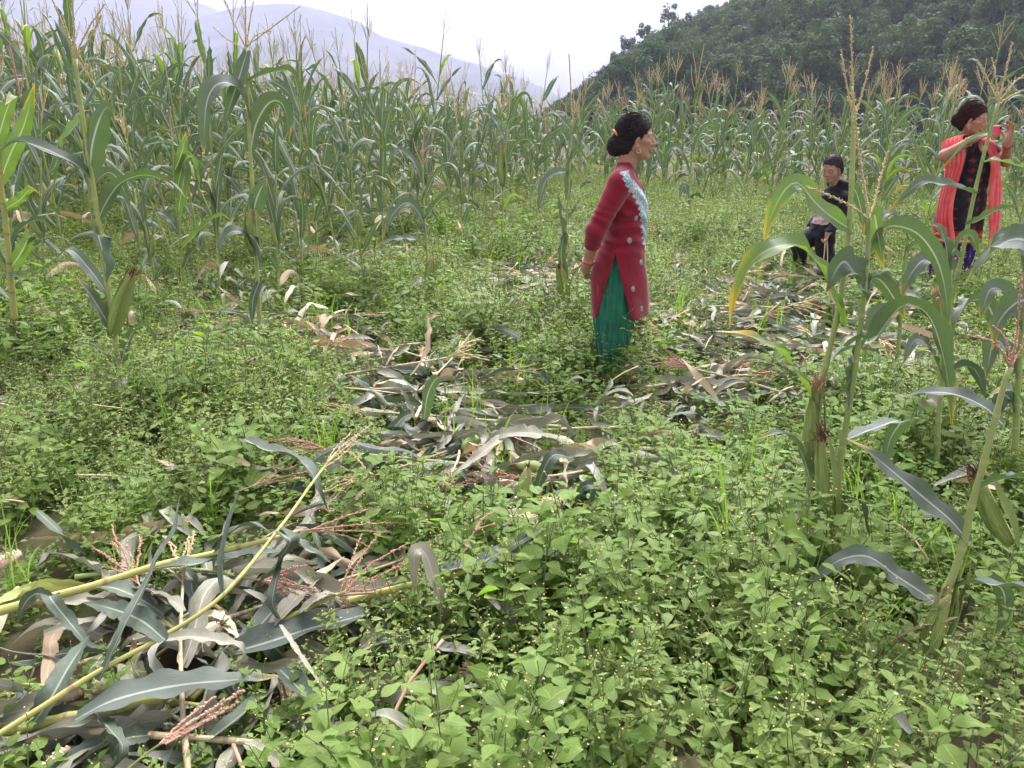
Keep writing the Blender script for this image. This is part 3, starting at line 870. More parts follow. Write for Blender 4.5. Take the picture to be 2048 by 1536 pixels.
# flattened patches where the cut maize lies: (px, py, radius px x, radius px y, strength)
PATCH = [(230, 1330, 480, 240, .55), (560, 1180, 260, 130, .55), (980, 910, 280, 140, .72), (1080, 1010, 150, 80, .9), (850, 770, 200, 70, .7), (670, 680, 130, 70, .75),
         (1560, 610, 280, 70, .85), (1700, 720, 230, 70, .85), (1080, 570, 140, 60, .8), (1420, 800, 190, 45, .55), (1380, 680, 120, 45, .65), (820, 1500, 230, 70, .7),
         (420, 600, 180, 45, .5), (1850, 640, 160, 50, .5), (700, 520, 160, 30, .5), (1230, 775, 110, 26, .35), (90, 1050, 200, 60, .15)]
def patch(x, y):
    d = np.array([x, y, 0.1]) - [0, 0, CAMH]
    zc = d[1] * _cp - d[2] * _sp
    if zc <= 0.1: return 0.0
    px = 1024 + FPX * d[0] / zc; py = 768 - FPX * (d[1] * _sp + d[2] * _cp) / zc
    v = 0.0
    for (cx, cy, rx, ry, st) in PATCH:
        q = ((px - cx) / rx) ** 2 + ((py - cy) / ry) ** 2
        v = max(v, st * math.exp(-q ** 1.5))
    return v
def vnoise(x, y, s_, o=0):
    return math.sin(x / s_ + o) * math.cos(y / s_ * 1.13 + o * 2.1) + .6 * math.sin((x + y) / s_ * 1.9 + o * .7) * math.cos((x - y) / s_ * 1.6 + 1.1)
P_, Rt, Sc, Ix = [], [], [], []
rs = np.random.RandomState(8)
def rings(density, y0, y1):
    n = int(density * (y1 ** 2 - y0 ** 2) * .72)
    for _ in range(n):
        y = math.sqrt(rs.uniform(y0 * y0, y1 * y1)); x = rs.uniform(-.72, .72) * y + rs.uniform(-.4, .4)
        yield x, y
for y0, y1, den in ((.7, 3.0, 150), (3.0, 6.0, 105), (6.0, 10.5, 62), (10.5, 18, 34)):
    for x, y in rings(den, y0, y1):
        pt = patch(x, y)
        if rs.rand() < pt * .58: continue
        deep = y - front_y(x / y)
        if deep > 2.5 and rs.rand() < .5: continue
        v = vnoise(x, y, .55, 1.0); v2 = vnoise(x, y, .9, 4.0)
        hs = (0.86 + .24 * v + .13 * vnoise(x, y, .21, 3.0)) * (1 - .60 * pt) * rs.uniform(.7, 1.25)
        q = rs.rand()
        pale = 1 / (1 + math.exp(-(v2 * 2.2 + (y - 4.2) * .55 + (x - .5) * .15)))
        if q < (.006 if y < 2.6 else .018) and y < 7: k = rs.randint(13, 16)
        elif q < .15 + .38 * pt: k = rs.randint(16, 19)
        elif rs.rand() < pale * .85: k = rs.randint(9, 13)
        elif rs.rand() < .4: k = rs.randint(6, 9)
        else: k = rs.randint(0, 6)
        hs *= 1 + .25 * float(sstep(3.5, 6.0, y)) * max(0, 1 - 1.6 * pt)
        bx, by = (x - 1.95) / 1.1, (y - 5.95) / .55                 # rank growth round the boy's legs
        hs *= 1 + .55 * math.exp(-(bx * bx + by * by))
        bx, by = (x - 3.3) / .8, (y - 6.1) / .5
        hs *= 1 + .30 * math.exp(-(bx * bx + by * by))
        hs = max(.3 if pt > .3 else .55, min(hs, 1.9))
        wd = min(hs, 1.4) * rs.uniform(.9, 1.2)
        P_.append((x, y, float(terr(x, y)))); Rt.append((rs.normal(0, .12), rs.normal(0, .12), rs.uniform(0, 6.28))); Sc.append((wd, wd, hs)); Ix.append(k)
scatter('weed_cover', P_, Rt, Sc, Ix, wp)
NWEED = len(P_)

# grass shooting up through the weeds
def grass_tuft(seed, n, L, w, spr=.05):
    rs = np.random.RandomState(seed); mb = MB()
    for k in range(n):
        az = rs.uniform(0, 6.28); b = np.array([rs.normal(0, spr * .5), rs.normal(0, spr * .5), -.02])
        A = arc_leaf(L * rs.uniform(.6, 1.1), az, rs.uniform(72, 89), rs.uniform(10, 75), 2.0, 0, 8) + b
        ribbon(mb, A, w * rs.uniform(.7, 1.2), (-math.sin(az), math.cos(az), 0), roll=(rs.normal(0, .6), rs.normal(0, .8)), fold=.5, n=8, cols=3, prof='grass')
    return mb
gp = [proto(grass_tuft(500 + k, 6 + k, .34 + .03 * k, .0065), 'grass', [M['grass_blade']]) for k in range(4)]
P_, Rt, Sc, Ix = [], [], [], []
for y0, y1, den in ((1.0, 4.0, 5.0), (4.0, 9.0, 5.0), (9.0, 13.0, 2.5)):
    for x, y in rings(den, y0, y1):
        if vnoise(x, y, .5, 2.2) < -.1: continue
        if abs(x) < .5 and y < 2: continue
        k = rs.uniform(.7, 1.25)
        P_.append((x, y, float(terr(x, y)))); Rt.append((0, 0, rs.uniform(0, 6.28))); Sc.append((k, k, k)); Ix.append(rs.randint(4))
scatter('wild_grass', P_, Rt, Sc, Ix, gp)

# shreds of dead leaf and stem lying between the weeds
lp = []
for k in range(8):
    rs2 = np.random.RandomState(520 + k); mb = MB()
    if k < 5:
        az = 0.0; A = arc_leaf(rs2.uniform(.12, .3), az, rs2.uniform(0, 35), rs2.uniform(-40, 10), 1, rs2.normal(0, 1.0), 7)
        ribbon(mb, A, rs2.uniform(.015, .05), (0, 1, 0), roll=(0, rs2.normal(0, 1.2), rs2.normal(0, 2)), fold=rs2.uniform(-.8, .8), wave=.2, n=7, cols=3, prof='scrap')
        m_ = ['withered_leaf', 'straw_leaf', 'withered_leaf', 'straw_leaf', 'limp_leaf'][k]
    else:
        P = np.array([[0, 0, 0], [.1, rs2.normal(0, .02), .01], [.22, rs2.normal(0, .03), 0]])
        tube(mb, resample(P, 5), .004, 4); m_ = ['stalk_dry', 'tassel_pink', 'stalk_dry'][k - 5]
    lp.append(proto(mb, 'shred', [M[m_]]))
P_, Rt, Sc, Ix = [], [], [], []
for y0, y1, den in ((.9, 3.5, 110), (3.5, 7.5, 105), (7.5, 11, 40)):
    for x, y in rings(den, y0, y1):
        pt = patch(x, y)
        if rs.rand() > .10 + pt * .58: continue
        P_.append((x, y, float(terr(x, y)) + rs.uniform(.04, .13 + .10 * (1 - pt)))); Rt.append((rs.normal(0, .35), rs.normal(0, .3), rs.uniform(0, 6.28)))
        k = rs.uniform(.6, 1.3); Sc.append((k, k, k)); Ix.append(rs.choice(8, p=[.22, .12, .2, .10, .16, .08, .06, .06]))
scatter('leaf_litter', P_, Rt, Sc, Ix, lp)
# ------------------------------------------------------------------ maize standing in the foreground
rs_h = np.random.RandomState(77)
def hero(label, Y, stalk, leaves, tass=None, ears=(), r=(0.0118, 0.0062), nodes=8, smat='stalk', group='maize plants left standing in the weeds'):
    """One maize plant. stalk: photo points at distance Y. leaves: (points (px, py, dy), width m, roll, material)."""
    P = [at(px, py, Y + dy) for px, py, dy in stalk]
    base = P[0].copy()
    root = thing('maize_plant', base)
    L = lambda q: q - base
    mb = MB(); Q = stalk_geo(mb, np.array([L(p) for p in P]), r[0], r[1], nodes=nodes, k=9)
    mb.obj('stalk', M[smat], root)
    for k, lf in enumerate(leaves):
        pts, wd, roll, mt = lf[:4]
        A = np.array([L(at(px, py, Y + dy)) for px, py, dy in pts])
        d = A[-1] - A[0]; m_ = A[len(A) // 2] - A[0]
        hd = np.array([d[0] + m_[0], d[1] + m_[1], 0.0])
        if np.linalg.norm(hd) < 0.02: hd = np.array([1.0, 0, 0])
        side = np.cross(nrm(hd), [0, 0, 1.0])
        mb = MB()
        ribbon(mb, A, wd * 1.04, side, roll=tuple(q + rs_h.normal(0, .18) for q in roll), fold=rs_h.uniform(.25, .6), wave=rs_h.uniform(.09, .19), wf=rs_h.uniform(2, 5.5), ph=rs_h.uniform(0, 6), n=26, cols=7, tear=0.0)
        mb.obj('leaf', M[mt], root)
    if tass:
        mb = MB()
        for pts, rr in tass[0]:
            branch(mb, resample([L(at(px, py, Y + dy)) for px, py, dy in pts], 9), rr, 0, True, rs_h)
        mb.obj('tassel', M[tass[1]], root)
    for (ax, ay, bx, by, rad, silk, dy, mt) in ears:
        a, b = L(at(ax, ay, Y + dy)), L(at(bx, by, Y + dy))
        mb = MB(); spindle(mb, a, b, rad, k=14, n=16)
        e = mb.obj('ear', M[mt], root)
        ax_ = nrm(b - a); sd1 = nrm(np.cross(ax_, [.1, 1, .2])); sd2 = np.cross(ax_, sd1)
        for q in range(3):                                       # outer husk leaves hugging the ear, tips free
            an = q * 2.1 + rs_h.uniform(0, 1); o_ = sd1 * math.cos(an) + sd2 * math.sin(an); Lh = np.linalg.norm(b - a)
            Ph = [a - ax_ * .02 + o_ * rad * .35, a + ax_ * Lh * .3 + o_ * rad * 1.06, a + ax_ * Lh * .62 + o_ * rad * 1.05, a + ax_ * Lh * .92 + o_ * rad * (.75 + .5 * rs_h.rand()), a + ax_ * Lh * (1.02 + .1 * rs_h.rand()) + o_ * rad * rs_h.uniform(.5, 1.05)]
            mb = MB(); ribbon(mb, np.array(Ph), rad * 1.5, np.cross(o_, ax_), fold=-.45, wave=.04, n=14, cols=5, prof='scrap'); mb.obj('husk_leaf', M['ear_husk'], e)
        if silk:
            mb = MB(); silk_tuft(mb, b - (b - a) * .06, (b - a), 0.07, m=46, rs=rs_h, w=.006)
            mb.obj('silk', M[silk], e)
    return tag(root, label, 'maize plant', group)
G_, B_, Y_, D_, L_ = 'corn_leaf', 'corn_leaf_bright', 'corn_leaf_yellow', 'limp_leaf', 'withered_leaf'
# right foreground, three plants
hero('tall right foreground maize plant whose bright leaf folds over before the boy', 2.35,
     [(1592, 1150, 0), (1622, 950, 0), (1642, 780, 0), (1666, 670, 0), (1682, 590, 0), (1698, 450, 0), (1706, 300, 0), (1708, 215, 0)],
     [([(1704, 460, 0), (1678, 444, -.02), (1650, 424, -.05), (1624, 398, -.07), (1602, 370, -.09), (1586, 366, -.10), (1568, 382, -.10), (1549, 416, -.10), (1536, 452, -.09), (1527, 494, -.07)], .060, (1.2, 1.0, 0.8), B_),
      ([(1690, 655, 0), (1668, 600, -.04), (1640, 535, -.08), (1600, 494, -.12), (1545, 496, -.15), (1496, 532, -.16), (1470, 590, -.16), (1459, 658, -.15)], .075, (.9, .4, .5), Y_),
      ([(1640, 815, 0), (1612, 778, -.05), (1572, 715, -.10), (1528, 682, -.13), (1480, 668, -.15), (1425, 662, -.16)], .07, (.9, .6, .3), Y_),
      ([(1646, 745, 0), (1668, 715, .03), (1715, 690, .06), (1752, 678, .08), (1785, 640, .09), (1806, 611, .10)], .055, (.3, .3, .4), G_),
      ([(1620, 960, 0), (1600, 900, -.1), (1560, 865, -.16), (1510, 880, -.18)], .05, (.3, .5), G_),
      ([(1700, 370, 0), (1712, 385, .02), (1722, 420, .03), (1728, 470, .03)], .028, (.5, .5), G_)],
     ([([(1707, 230, 0), (1705, 160, 0), (1703, 100, 0), (1701, 38, 0)], .0034), ([(1707, 235, 0), (1697, 190, 0), (1689, 145, 0), (1683, 104, 0)], .0036), ([(1708, 240, 0), (1722, 195, .02), (1735, 145, .03), (1746, 99, .04)], .0036)], 'tassel_tan'),
     [(1628, 925, 1634, 770, .022, 'silk_tan', -.03, 'ear_husk')])
hero('right foreground maize plant with a broad grey leaf along its stem and drooping tassel arm', 2.25,
     [(1660, 1130, 0), (1676, 960, 0), (1692, 850, 0), (1712, 720, 0), (1728, 590, 0), (1737, 480, 0), (1738, 435, 0)],
     [([(1705, 815, 0), (1706, 770, .02), (1716, 715, .03), (1738, 672, .03), (1760, 640, .02)], .10, (1.5, 1.5, 1.3), G_),
      ([(1696, 693, 0), (1720, 676, -.03), (1750, 676, -.06), (1778, 640, -.09), (1813, 608, -.12), (1857, 632, -.15), (1884, 705, -.16), (1898, 780, -.16), (1904, 855, -.15)], .064, (.2, .5, .9, 1.0), G_),
      ([(1729, 590, 0), (1712, 556, -.03), (1690, 524, -.05), (1672, 540, -.06), (1652, 585, -.06)], .085, (1.3, 1.0, 1.2), G_),
      ([(1736, 502, 0), (1752, 474, .05), (1785, 452, .12), (1838, 470, .2), (1876, 525, .24), (1893, 600, .25), (1894, 690, .24)], .060, (.7, .5, .5), G_),
      ([(1736, 470, 0), (1748, 430, .02), (1756, 470, .05), (1768, 540, .08)], .05, (.8, .9), B_),
      ([(1731, 560, 0), (1760, 560, .05), (1790, 600, .1), (1812, 640, .14)], .05, (.6, .8), G_),
      ([(1690, 880, 0), (1740, 860, .08), (1800, 842, .14), (1780, 880, .2), (1760, 960, .2)], .06, (.4, .2), G_),
      ([(1668, 1050, 0), (1690, 1000, -.05), (1720, 1010, -.08), (1740, 1080, -.1)], .05, (.5, .6), D_)],
     ([([(1738, 440, 0), (1730, 380, 0), (1718, 310, 0), (1710, 230, 0), (1705, 180, 0)], .0042), ([(1738, 440, 0), (1712, 418, -.05), (1670, 396, -.1), (1616, 375, -.14)], .0034), ([(1738, 440, 0), (1750, 400, .05), (1762, 350, .08), (1775, 305, .1)], .0032)], 'tassel_tan'),
     [(1668, 1035, 1644, 868, .022, 'silk_brown', -.04, 'ear_husk')])
hero('leaning maize plant at the lower right with two swollen ears low on its stem', 1.72,
     [(1836, 1400, 0), (1858, 1300, 0), (1896, 1180, 0), (1926, 1090, 0), (1946, 1000, 0), (1962, 945, 0), (1986, 855, 0), (2008, 770, 0), (2020, 735, 0)],
     [([(1938, 1085, 0), (1900, 1040, .03), (1835, 985, .06), (1770, 930, .10), (1722, 893, .13), (1690, 876, .16)], .06, (.5, .6, .3), G_),
      ([(2006, 848, 0), (1965, 812, .03), (1905, 788, .06), (1850, 786, .08), (1788, 800, .1)], .045, (.1, .3, .2), G_),
      ([(1966, 975, 0), (1996, 962, -.02), (2040, 955, -.05), (2100, 975, -.08)], .05, (.3, .2), G_),
      ([(1902, 1180, 0), (1940, 1166, -.02), (1990, 1170, -.05), (2050, 1176, -.08), (2110, 1200, -.1)], .05, (.2, .2), G_),
      ([(1905, 1170, 0), (1960, 1165, .04), (2004, 1178, .06), (2008, 1230, .06), (1985, 1280, .06)], .05, (.8, .9), G_),
      ([(1880, 1215, 0), (1850, 1190, .04), (1790, 1150, .07), (1735, 1113, .08), (1680, 1120, .08), (1638, 1150, .08), (1610, 1178, .08)], .06, (.5, .3, .6), G_),
      ([(1870, 1290, 0), (1900, 1300, -.03), (1912, 1340, -.04), (1890, 1390, -.04), (1878, 1430, -.04)], .03, (.3, .8), 'straw_leaf')],
     ([([(2020, 740, 0), (2032, 680, 0), (2038, 620, 0), (2041, 552, 0)], .0030), ([(2020, 740, 0), (2005, 705, -.02), (1980, 680, -.03), (1942, 674, -.04)], .0026), ([(2021, 735, 0), (2015, 690, .02), (1998, 660, .03), (1990, 655, .03)], .0026), ([(2020, 738, 0), (2045, 690, .02), (2060, 640, .03)], .0026)], 'tassel_pink'),
     [(1862, 1305, 1900, 1190, .022, None, -.03, 'ear_husk'), (1880, 1285, 1924, 1120, .018, None, .02, 'ear_husk')], smat='stalk')
hero('maize plant at the right frame edge bearing a green ear with dark silk', 1.95,
     [(2052, 1330, 0), (2058, 1200, 0), (2068, 1000, 0), (2090, 700, 0), (2110, 480, 0)],
     [([(2072, 900, 0), (2040, 800, -.02), (2010, 780, -.04), (1980, 790, -.05)], .07, (.4, .3), G_),
      ([(2095, 650, 0), (2050, 600, 0), (2000, 640, .05), (1985, 700, .06)], .06, (.5, .8), G_),
      ([(2105, 520, 0), (2050, 480, 0), (2000, 490, .1), (1960, 530, .12), (1930, 570, .12)], .065, (.3, .5), G_)],
     None, [(2022, 1085, 1955, 945, .026, 'silk_brown', 0, 'ear_husk')])
hero('slender bent maize plant in front of the woman with the phone', 3.3,
     [(1868, 830, 0), (1886, 720, 0), (1901, 610, 0), (1924, 510, 0), (1946, 400, 0), (1970, 300, 0), (1996, 208, 0)],
     [([(1950, 388, 0), (1925, 378, -.05), (1880, 368, -.1), (1843, 364, -.14), (1810, 390, -.15), (1775, 425, -.15)], .05, (.3, .8, .9), G_),
      ([(1963, 326, 0), (1990, 321, -.03), (2030, 330, -.06), (2080, 345, -.08)], .04, (.3, .2), B_),
      ([(1977, 264, 0), (1950, 272, -.05), (1925, 290, -.08), (1895, 325, -.1), (1868, 352, -.1)], .013, (.8, .9), B_),
      ([(1932, 450, 0), (1960, 440, -.04), (1995, 420, -.08), (2045, 412, -.1)], .04, (.4, .3), G_),
      ([(1914, 512, 0), (1900, 490, -.04), (1884, 470, -.06), (1862, 448, -.08)], .06, (.6, .4), G_),
      ([(1905, 565, 0), (1945, 548, -.05), (1988, 502, -.08), (2025, 487, -.1), (2080, 510, -.1)], .055, (.4, .4), G_),
      ([(1888, 700, 0), (1862, 640, -.04), (1836, 596, -.06), (1800, 590, -.08), (1780, 640, -.08)], .07, (.5, .6), G_),
      ([(1893, 660, 0), (1920, 620, .05), (1960, 590, .1), (2000, 600, .1)], .06, (.4, .4), G_),
      ([(1886, 730, 0), (1900, 690, -.03), (1896, 640, -.04), (1888, 610, -.04)], .045, (1.0, 1.0), Y_)],
     ([([(1996, 208, 0), (2010, 150, 0), (2024, 88, 0)], .005), ([(1997, 206, 0), (1978, 165, 0), (1958, 128, 0)], .004), ([(1997, 206, 0), (2022, 172, 0), (2050, 148, 0)], .004), ([(1996, 210, 0), (2025, 190, 0), (2062, 176, 0)], .004), ([(1998, 205, 0), (1992, 160, 0), (1985, 118, 0)], .0035)], 'tassel_tan'),
     [(1896, 668, 1880, 590, .026, 'silk_tan', -.05, 'ear_husk')])
hero('green maize plant with a bent ear to the right of the boy', 3.9,
     [(1790, 760, 0), (1800, 650, 0), (1806, 560, 0), (1815, 470, 0)],
     [([(1804, 600, 0), (1780, 560, 0), (1745, 560, 0), (1722, 600, 0)], .07, (.4, .6), G_), ([(1810, 520, 0), (1830, 490, 0), (1860, 500, 0), (1878, 560, 0)], .06, (.5, .6), G_),
      ([(1800, 650, 0), (1770, 620, 0), (1745, 640, 0), (1735, 690, 0)], .07, (.4, .6), G_), ([(1815, 480, 0), (1800, 440, 0), (1770, 430, 0), (1750, 470, 0)], .05, (.4, .6), G_)], None, [])
# left foreground
hero('tall leaning maize plant on the left with a half-opened ear low on its stem', 3.95,
     [(246, 800, 0), (233, 700, 0), (219, 600, 0), (211, 540, 0), (200, 470, 0), (182, 340, 0), (165, 230, 0), (150, 118, 0)],
     [([(178, 352, 0), (150, 328, -.08), (95, 300, -.16), (38, 284, -.2), (5, 300, -.22), (-20, 330, -.22)], .075, (.2, .5, .3), G_),
      ([(179, 345, 0), (184, 290, -.03), (198, 240, -.06), (214, 214, -.07), (226, 232, -.08), (229, 246, -.08)], .11, (1.3, 1.2, 1.2), G_),
      ([(196, 440, 0), (214, 402, .04), (242, 366, .06), (290, 350, .08), (342, 368, .1), (374, 402, .1), (382, 458, .1)], .085, (1.0, .4, .6), G_),
      ([(205, 500, 0), (196, 470, -.05), (208, 520, -.09), (214, 585, -.1)], .10, (1.0, 1.2), G_),
      ([(222, 660, 0), (200, 620, -.04), (174, 580, -.07), (152, 552, -.08)], .085, (1.0, .8), G_),
      ([(236, 745, 0), (215, 715, -.05), (188, 692, -.08), (158, 682, -.1)], .05, (.3, .5), G_),
      ([(239, 765, 0), (248, 705, .04), (268, 662, .06), (286, 650, .07), (303, 668, .07), (317, 716, .07)], .075, (.8, .6, .9), G_),
      ([(160, 216, 0), (140, 210, 0), (112, 214, -.02), (100, 222, -.04)], .03, (.2, .2), G_),
      ([(152, 175, 0), (140, 150, 0), (128, 118, -.02), (112, 112, -.05)], .03, (.4, .2), G_),
      ([(160, 240, 0), (130, 280, .1), (115, 340, .14), (102, 410, .15)], .07, (1.1, 1.0), B_),
      ([(188, 370, 0), (215, 345, .1), (240, 365, .14), (262, 420, .15)], .06, (.7, .8), G_),
      ([(217, 590, 0), (180, 540, .05), (140, 500, .1), (110, 520, .12), (60, 560, .14)], .055, (.3, .4), G_)],
     ([([(150, 122, 0), (149, 70, 0), (146, 20, 0), (143, -30, 0)], .0055), ([(150, 118, 0), (130, 60, 0), (105, 0, 0)], .0045), ([(151, 112, 0), (175, 60, 0), (208, 10, 0)], .0045), ([(152, 116, 0), (178, 80, 0), (201, 32, 0)], .0045), ([(152, 125, 0), (140, 80, 0), (125, 30, 0)], .0045)], 'tassel_tan'),
     [(224, 668, 266, 545, .030, 'silk_brown', -.08, 'ear_husk')], r=(.0165, .009))
hero('tall maize plant left of centre with broad arching leaf and tassel against the far hill', 4.75,
     [(524, 730, 0), (519, 640, 0), (513, 520, 0), (507, 400, 0), (500, 300, 0), (496, 200, 0), (491, 96, 0)],
     [([(499, 236, 0), (484, 192, -.08), (460, 167, -.14), (430, 172, -.18), (412, 215, -.2), (407, 310, -.2)], .115, (.9, .7, .8), G_),
      ([(495, 100, 0), (480, 150, -.05), (462, 205, -.08), (444, 260, -.09)], .07, (1.2, 1.0), G_),
      ([(496, 164, 0), (525, 150, .05), (580, 143, .1), (600, 195, .12), (614, 245, .12)], .065, (.2, .3, .7), G_),
      ([(501, 305, 0), (512, 250, .03), (536, 208, .05), (560, 204, .06), (574, 235, .06), (578, 285, .06)], .10, (1.2, .9, .8), G_),
      ([(505, 430, 0), (514, 395, -.04), (530, 362, -.06), (536, 358, -.06)], .10, (1.3, 1.2), G_),
      ([(514, 530, 0), (500, 480, -.06), (470, 462, -.1), (445, 482, -.12), (432, 522, -.12)], .085, (.6, .5, .8), G_),
      ([(512, 500, 0), (496, 468, -.08), (512, 500, -.13), (521, 545, -.14)], .10, (.9, 1.2), D_),
      ([(521, 690, 0), (500, 650, -.1), (460, 625, -.16), (405, 622, -.2)], .06, (.2, .3), G_),
      ([(521, 695, 0), (545, 655, .04), (580, 690, .08), (620, 725, .1)], .07, (.3, .3), G_),
      ([(518, 660, 0), (545, 632, .1), (590, 632, .18), (620, 645, .2)], .07, (.2, .2), G_),
      ([(520, 560, 0), (506, 600, -.05), (504, 650, -.06)], .05, (.9, 1.0), G_)],
     ([([(491, 98, 0), (491, 50, 0), (491, -5, 0)], .005), ([(491, 96, 0), (470, 50, 0), (445, -6, 0)], .004), ([(492, 92, 0), (530, 65, 0), (598, 14, 0)], .0038), ([(492, 96, 0), (500, 40, 0), (507, 4, 0)], .004), ([(491, 100, 0), (450, 75, 0), (428, 55, 0)], .0035), ([(492, 98, 0), (512, 70, 0), (540, 62, 0)], .0035)], 'tassel_tan'),
     [(508, 505, 502, 418, .030, None, -.03, 'ear_husk')], r=(.0155, .008))
hero('pale yellow-green maize plant with a short brown tassel left of the tall arching one', 5.9,
     [(370, 590, 0), (364, 520, 0), (356, 430, 0), (348, 340, 0), (344, 275, 0)],
     [([(346, 330, 0), (335, 300, 0), (320, 275, 0), (311, 262, 0)], .06, (.7, .5), B_), ([(348, 345, 0), (365, 300, 0), (372, 262, 0)], .07, (1.0, 1.0), B_), ([(352, 390, 0), (366, 330, 0), (380, 312, 0), (392, 335, 0), (400, 385, 0)], .06, (.8, .8), B_),
      ([(355, 430, 0), (370, 345, -.05), (368, 330, -.05), (372, 400, -.1)], .07, (1.1, 1.1), B_), ([(360, 470, 0), (330, 430, 0), (300, 425, 0)], .06, (.4, .4), G_), ([(362, 500, 0), (400, 460, 0), (440, 430, 0), (470, 450, 0)], .06, (.4, .6), B_), ([(366, 540, 0), (390, 500, 0), (430, 520, 0)], .06, (.4, .6), G_)],
     ([([(344, 280, 0), (341, 250, 0), (340, 215, 0)], .007)], 'tassel_pink'), [])
hero('maize plant with a long green ear near its foot before the left stand', 6.0,
     [(860, 625, 0), (858, 580, 0), (852, 480, 0), (847, 390, 0), (845, 330, 0)],
     [([(853, 500, 0), (830, 480, -.1), (790, 478, -.16), (752, 490, -.2)], .07, (.3, .4), G_), ([(852, 470, 0), (840, 430, 0), (815, 405, -.05), (785, 430, -.08), (765, 480, -.1)], .075, (.7, .7), G_), ([(850, 440, 0), (880, 400, 0), (905, 390, 0), (920, 420, 0)], .07, (.5, .7), G_),
      ([(848, 400, 0), (870, 350, 0), (900, 330, 0), (912, 350, 0)], .06, (.6, .5), G_), ([(847, 370, 0), (825, 320, 0), (795, 300, 0), (775, 330, 0)], .06, (.6, .6), G_), ([(858, 570, 0), (840, 560, -.1), (800, 590, -.18), (790, 610, -.2)], .06, (.3, .5), L_)],
     ([([(845, 335, 0), (846, 295, 0), (848, 255, 0)], .006), ([(845, 332, 0), (832, 300, 0), (826, 278, 0)], .005), ([(845, 332, 0), (858, 300, 0), (866, 275, 0)], .005)], 'tassel_pink'),
     [(858, 585, 864, 515, .032, None, -.06, 'ear_husk')])
hero('maize plant just behind the back of the woman in the red tunic', 5.3,
     [(1133, 680, 0), (1131, 600, 0), (1130, 500, 0), (1137, 380, 0), (1141, 310, 0), (1145, 240, 0)],
     [([(1130, 500, 0), (1122, 450, -.05), (1116, 400, -.06), (1124, 370, -.06)], .065, (1.2, 1.1), G_), ([(1131, 560, 0), (1122, 510, -.04), (1130, 470, -.06), (1138, 500, -.08)], .07, (1.0, 1.0), G_),
      ([(1139, 345, 0), (1115, 345, 0), (1090, 365, 0), (1075, 430, 0)], .06, (.7, .9), G_), ([(1134, 440, 0), (1150, 420, .05), (1160, 395, .06)], .05, (.6, .6), G_), ([(1143, 260, 0), (1120, 235, 0), (1100, 215, 0), (1088, 190, 0)], .04, (.4, .4), G_), ([(1143, 275, 0), (1160, 235, 0), (1180, 215, 0), (1200, 210, 0)], .04, (.4, .4), G_),
      ([(1136, 400, 0), (1142, 330, 0), (1155, 300, 0), (1180, 330, 0)], .06, (.6, .7), G_), ([(1131, 610, 0), (1145, 560, 0), (1165, 530, 0), (1180, 520, 0)], .06, (.4, .3), G_), ([(1131, 615, 0), (1150, 640, -.05), (1160, 680, -.08)], .05, (.7, .8), D_), ([(1131, 620, 0), (1110, 610, -.05), (1085, 650, -.1), (1072, 660, -.1)], .05, (.5, .5), L_)],
     ([([(1145, 243, 0), (1142, 180, 0), (1138, 110, 0)], .005), ([(1145, 243, 0), (1152, 215, 0), (1158, 190, 0)], .004), ([(1145, 243, 0), (1148, 215, 0), (1146, 185, 0)], .004)], 'tassel_tan'),
     [(1133, 600, 1120, 535, .030, 'silk_brown', -.05, 'ear_husk')])
hero('pale maize plant cut by the left frame edge with bright blades raised beside it', 4.4,
     [(30, 640, 0), (22, 560, 0), (12, 450, 0), (3, 380, 0), (-8, 250, 0), (-16, 150, 0)],
     [([(-2, 370, 0), (20, 310, 0), (48, 250, 0), (70, 165, 0)], .085, (1.3, 1.2), B_), ([(8, 420, 0), (40, 400, 0), (60, 380, 0), (85, 390, 0)], .06, (.5, .6), B_), ([(20, 540, 0), (45, 500, -.05), (60, 470, -.05), (40, 520, -.1)], .07, (.9, .9), B_), ([(20, 545, 0), (40, 560, -.1), (80, 565, -.2)], .05, (.3, .3), D_),
      ([(16, 510, 0), (40, 460, .1), (80, 440, .2), (110, 470, .2)], .06, (.5, .5), G_), ([(-10, 300, 0), (10, 230, 0), (25, 190, 0), (10, 210, -.1)], .07, (.8, .8), B_)],
     ([([(-16, 155, 0), (-10, 100, 0), (0, 40, 0)], .005), ([(-16, 155, 0), (5, 110, 0), (30, 80, 0)], .004)], 'tassel_pink'), [], smat='stalk_fallen', r=(.018, .01))
hero('maize plant with a pinkish brown tassel standing at the upper left edge', 6.2,
     [(70, 560, 0), (60, 460, 0), (50, 330, 0), (42, 190, 0)],
     [([(50, 330, 0), (80, 270, 0), (110, 250, 0), (130, 290, 0)], .075, (.5, .7), G_), ([(46, 260, 0), (20, 210, 0), (-10, 200, 0)], .07, (.5, .5), G_), ([(44, 220, 0), (65, 190, 0), (100, 190, 0), (118, 230, 0)], .07, (.6, .6), G_), ([(56, 410, 0), (30, 370, 0), (5, 360, 0), (-15, 400, 0)], .07, (.5, .6), G_), ([(60, 460, 0), (85, 420, 0), (115, 430, 0), (125, 480, 0)], .07, (.6, .6), G_)],
     ([([(42, 195, 0), (30, 140, 0), (20, 92, 0)], .008), ([(42, 190, 0), (46, 150, 0), (46, 128, 0)], .007), ([(42, 200, 0), (34, 165, 0), (26, 140, 0)], .007)], 'tassel_pink'), [])
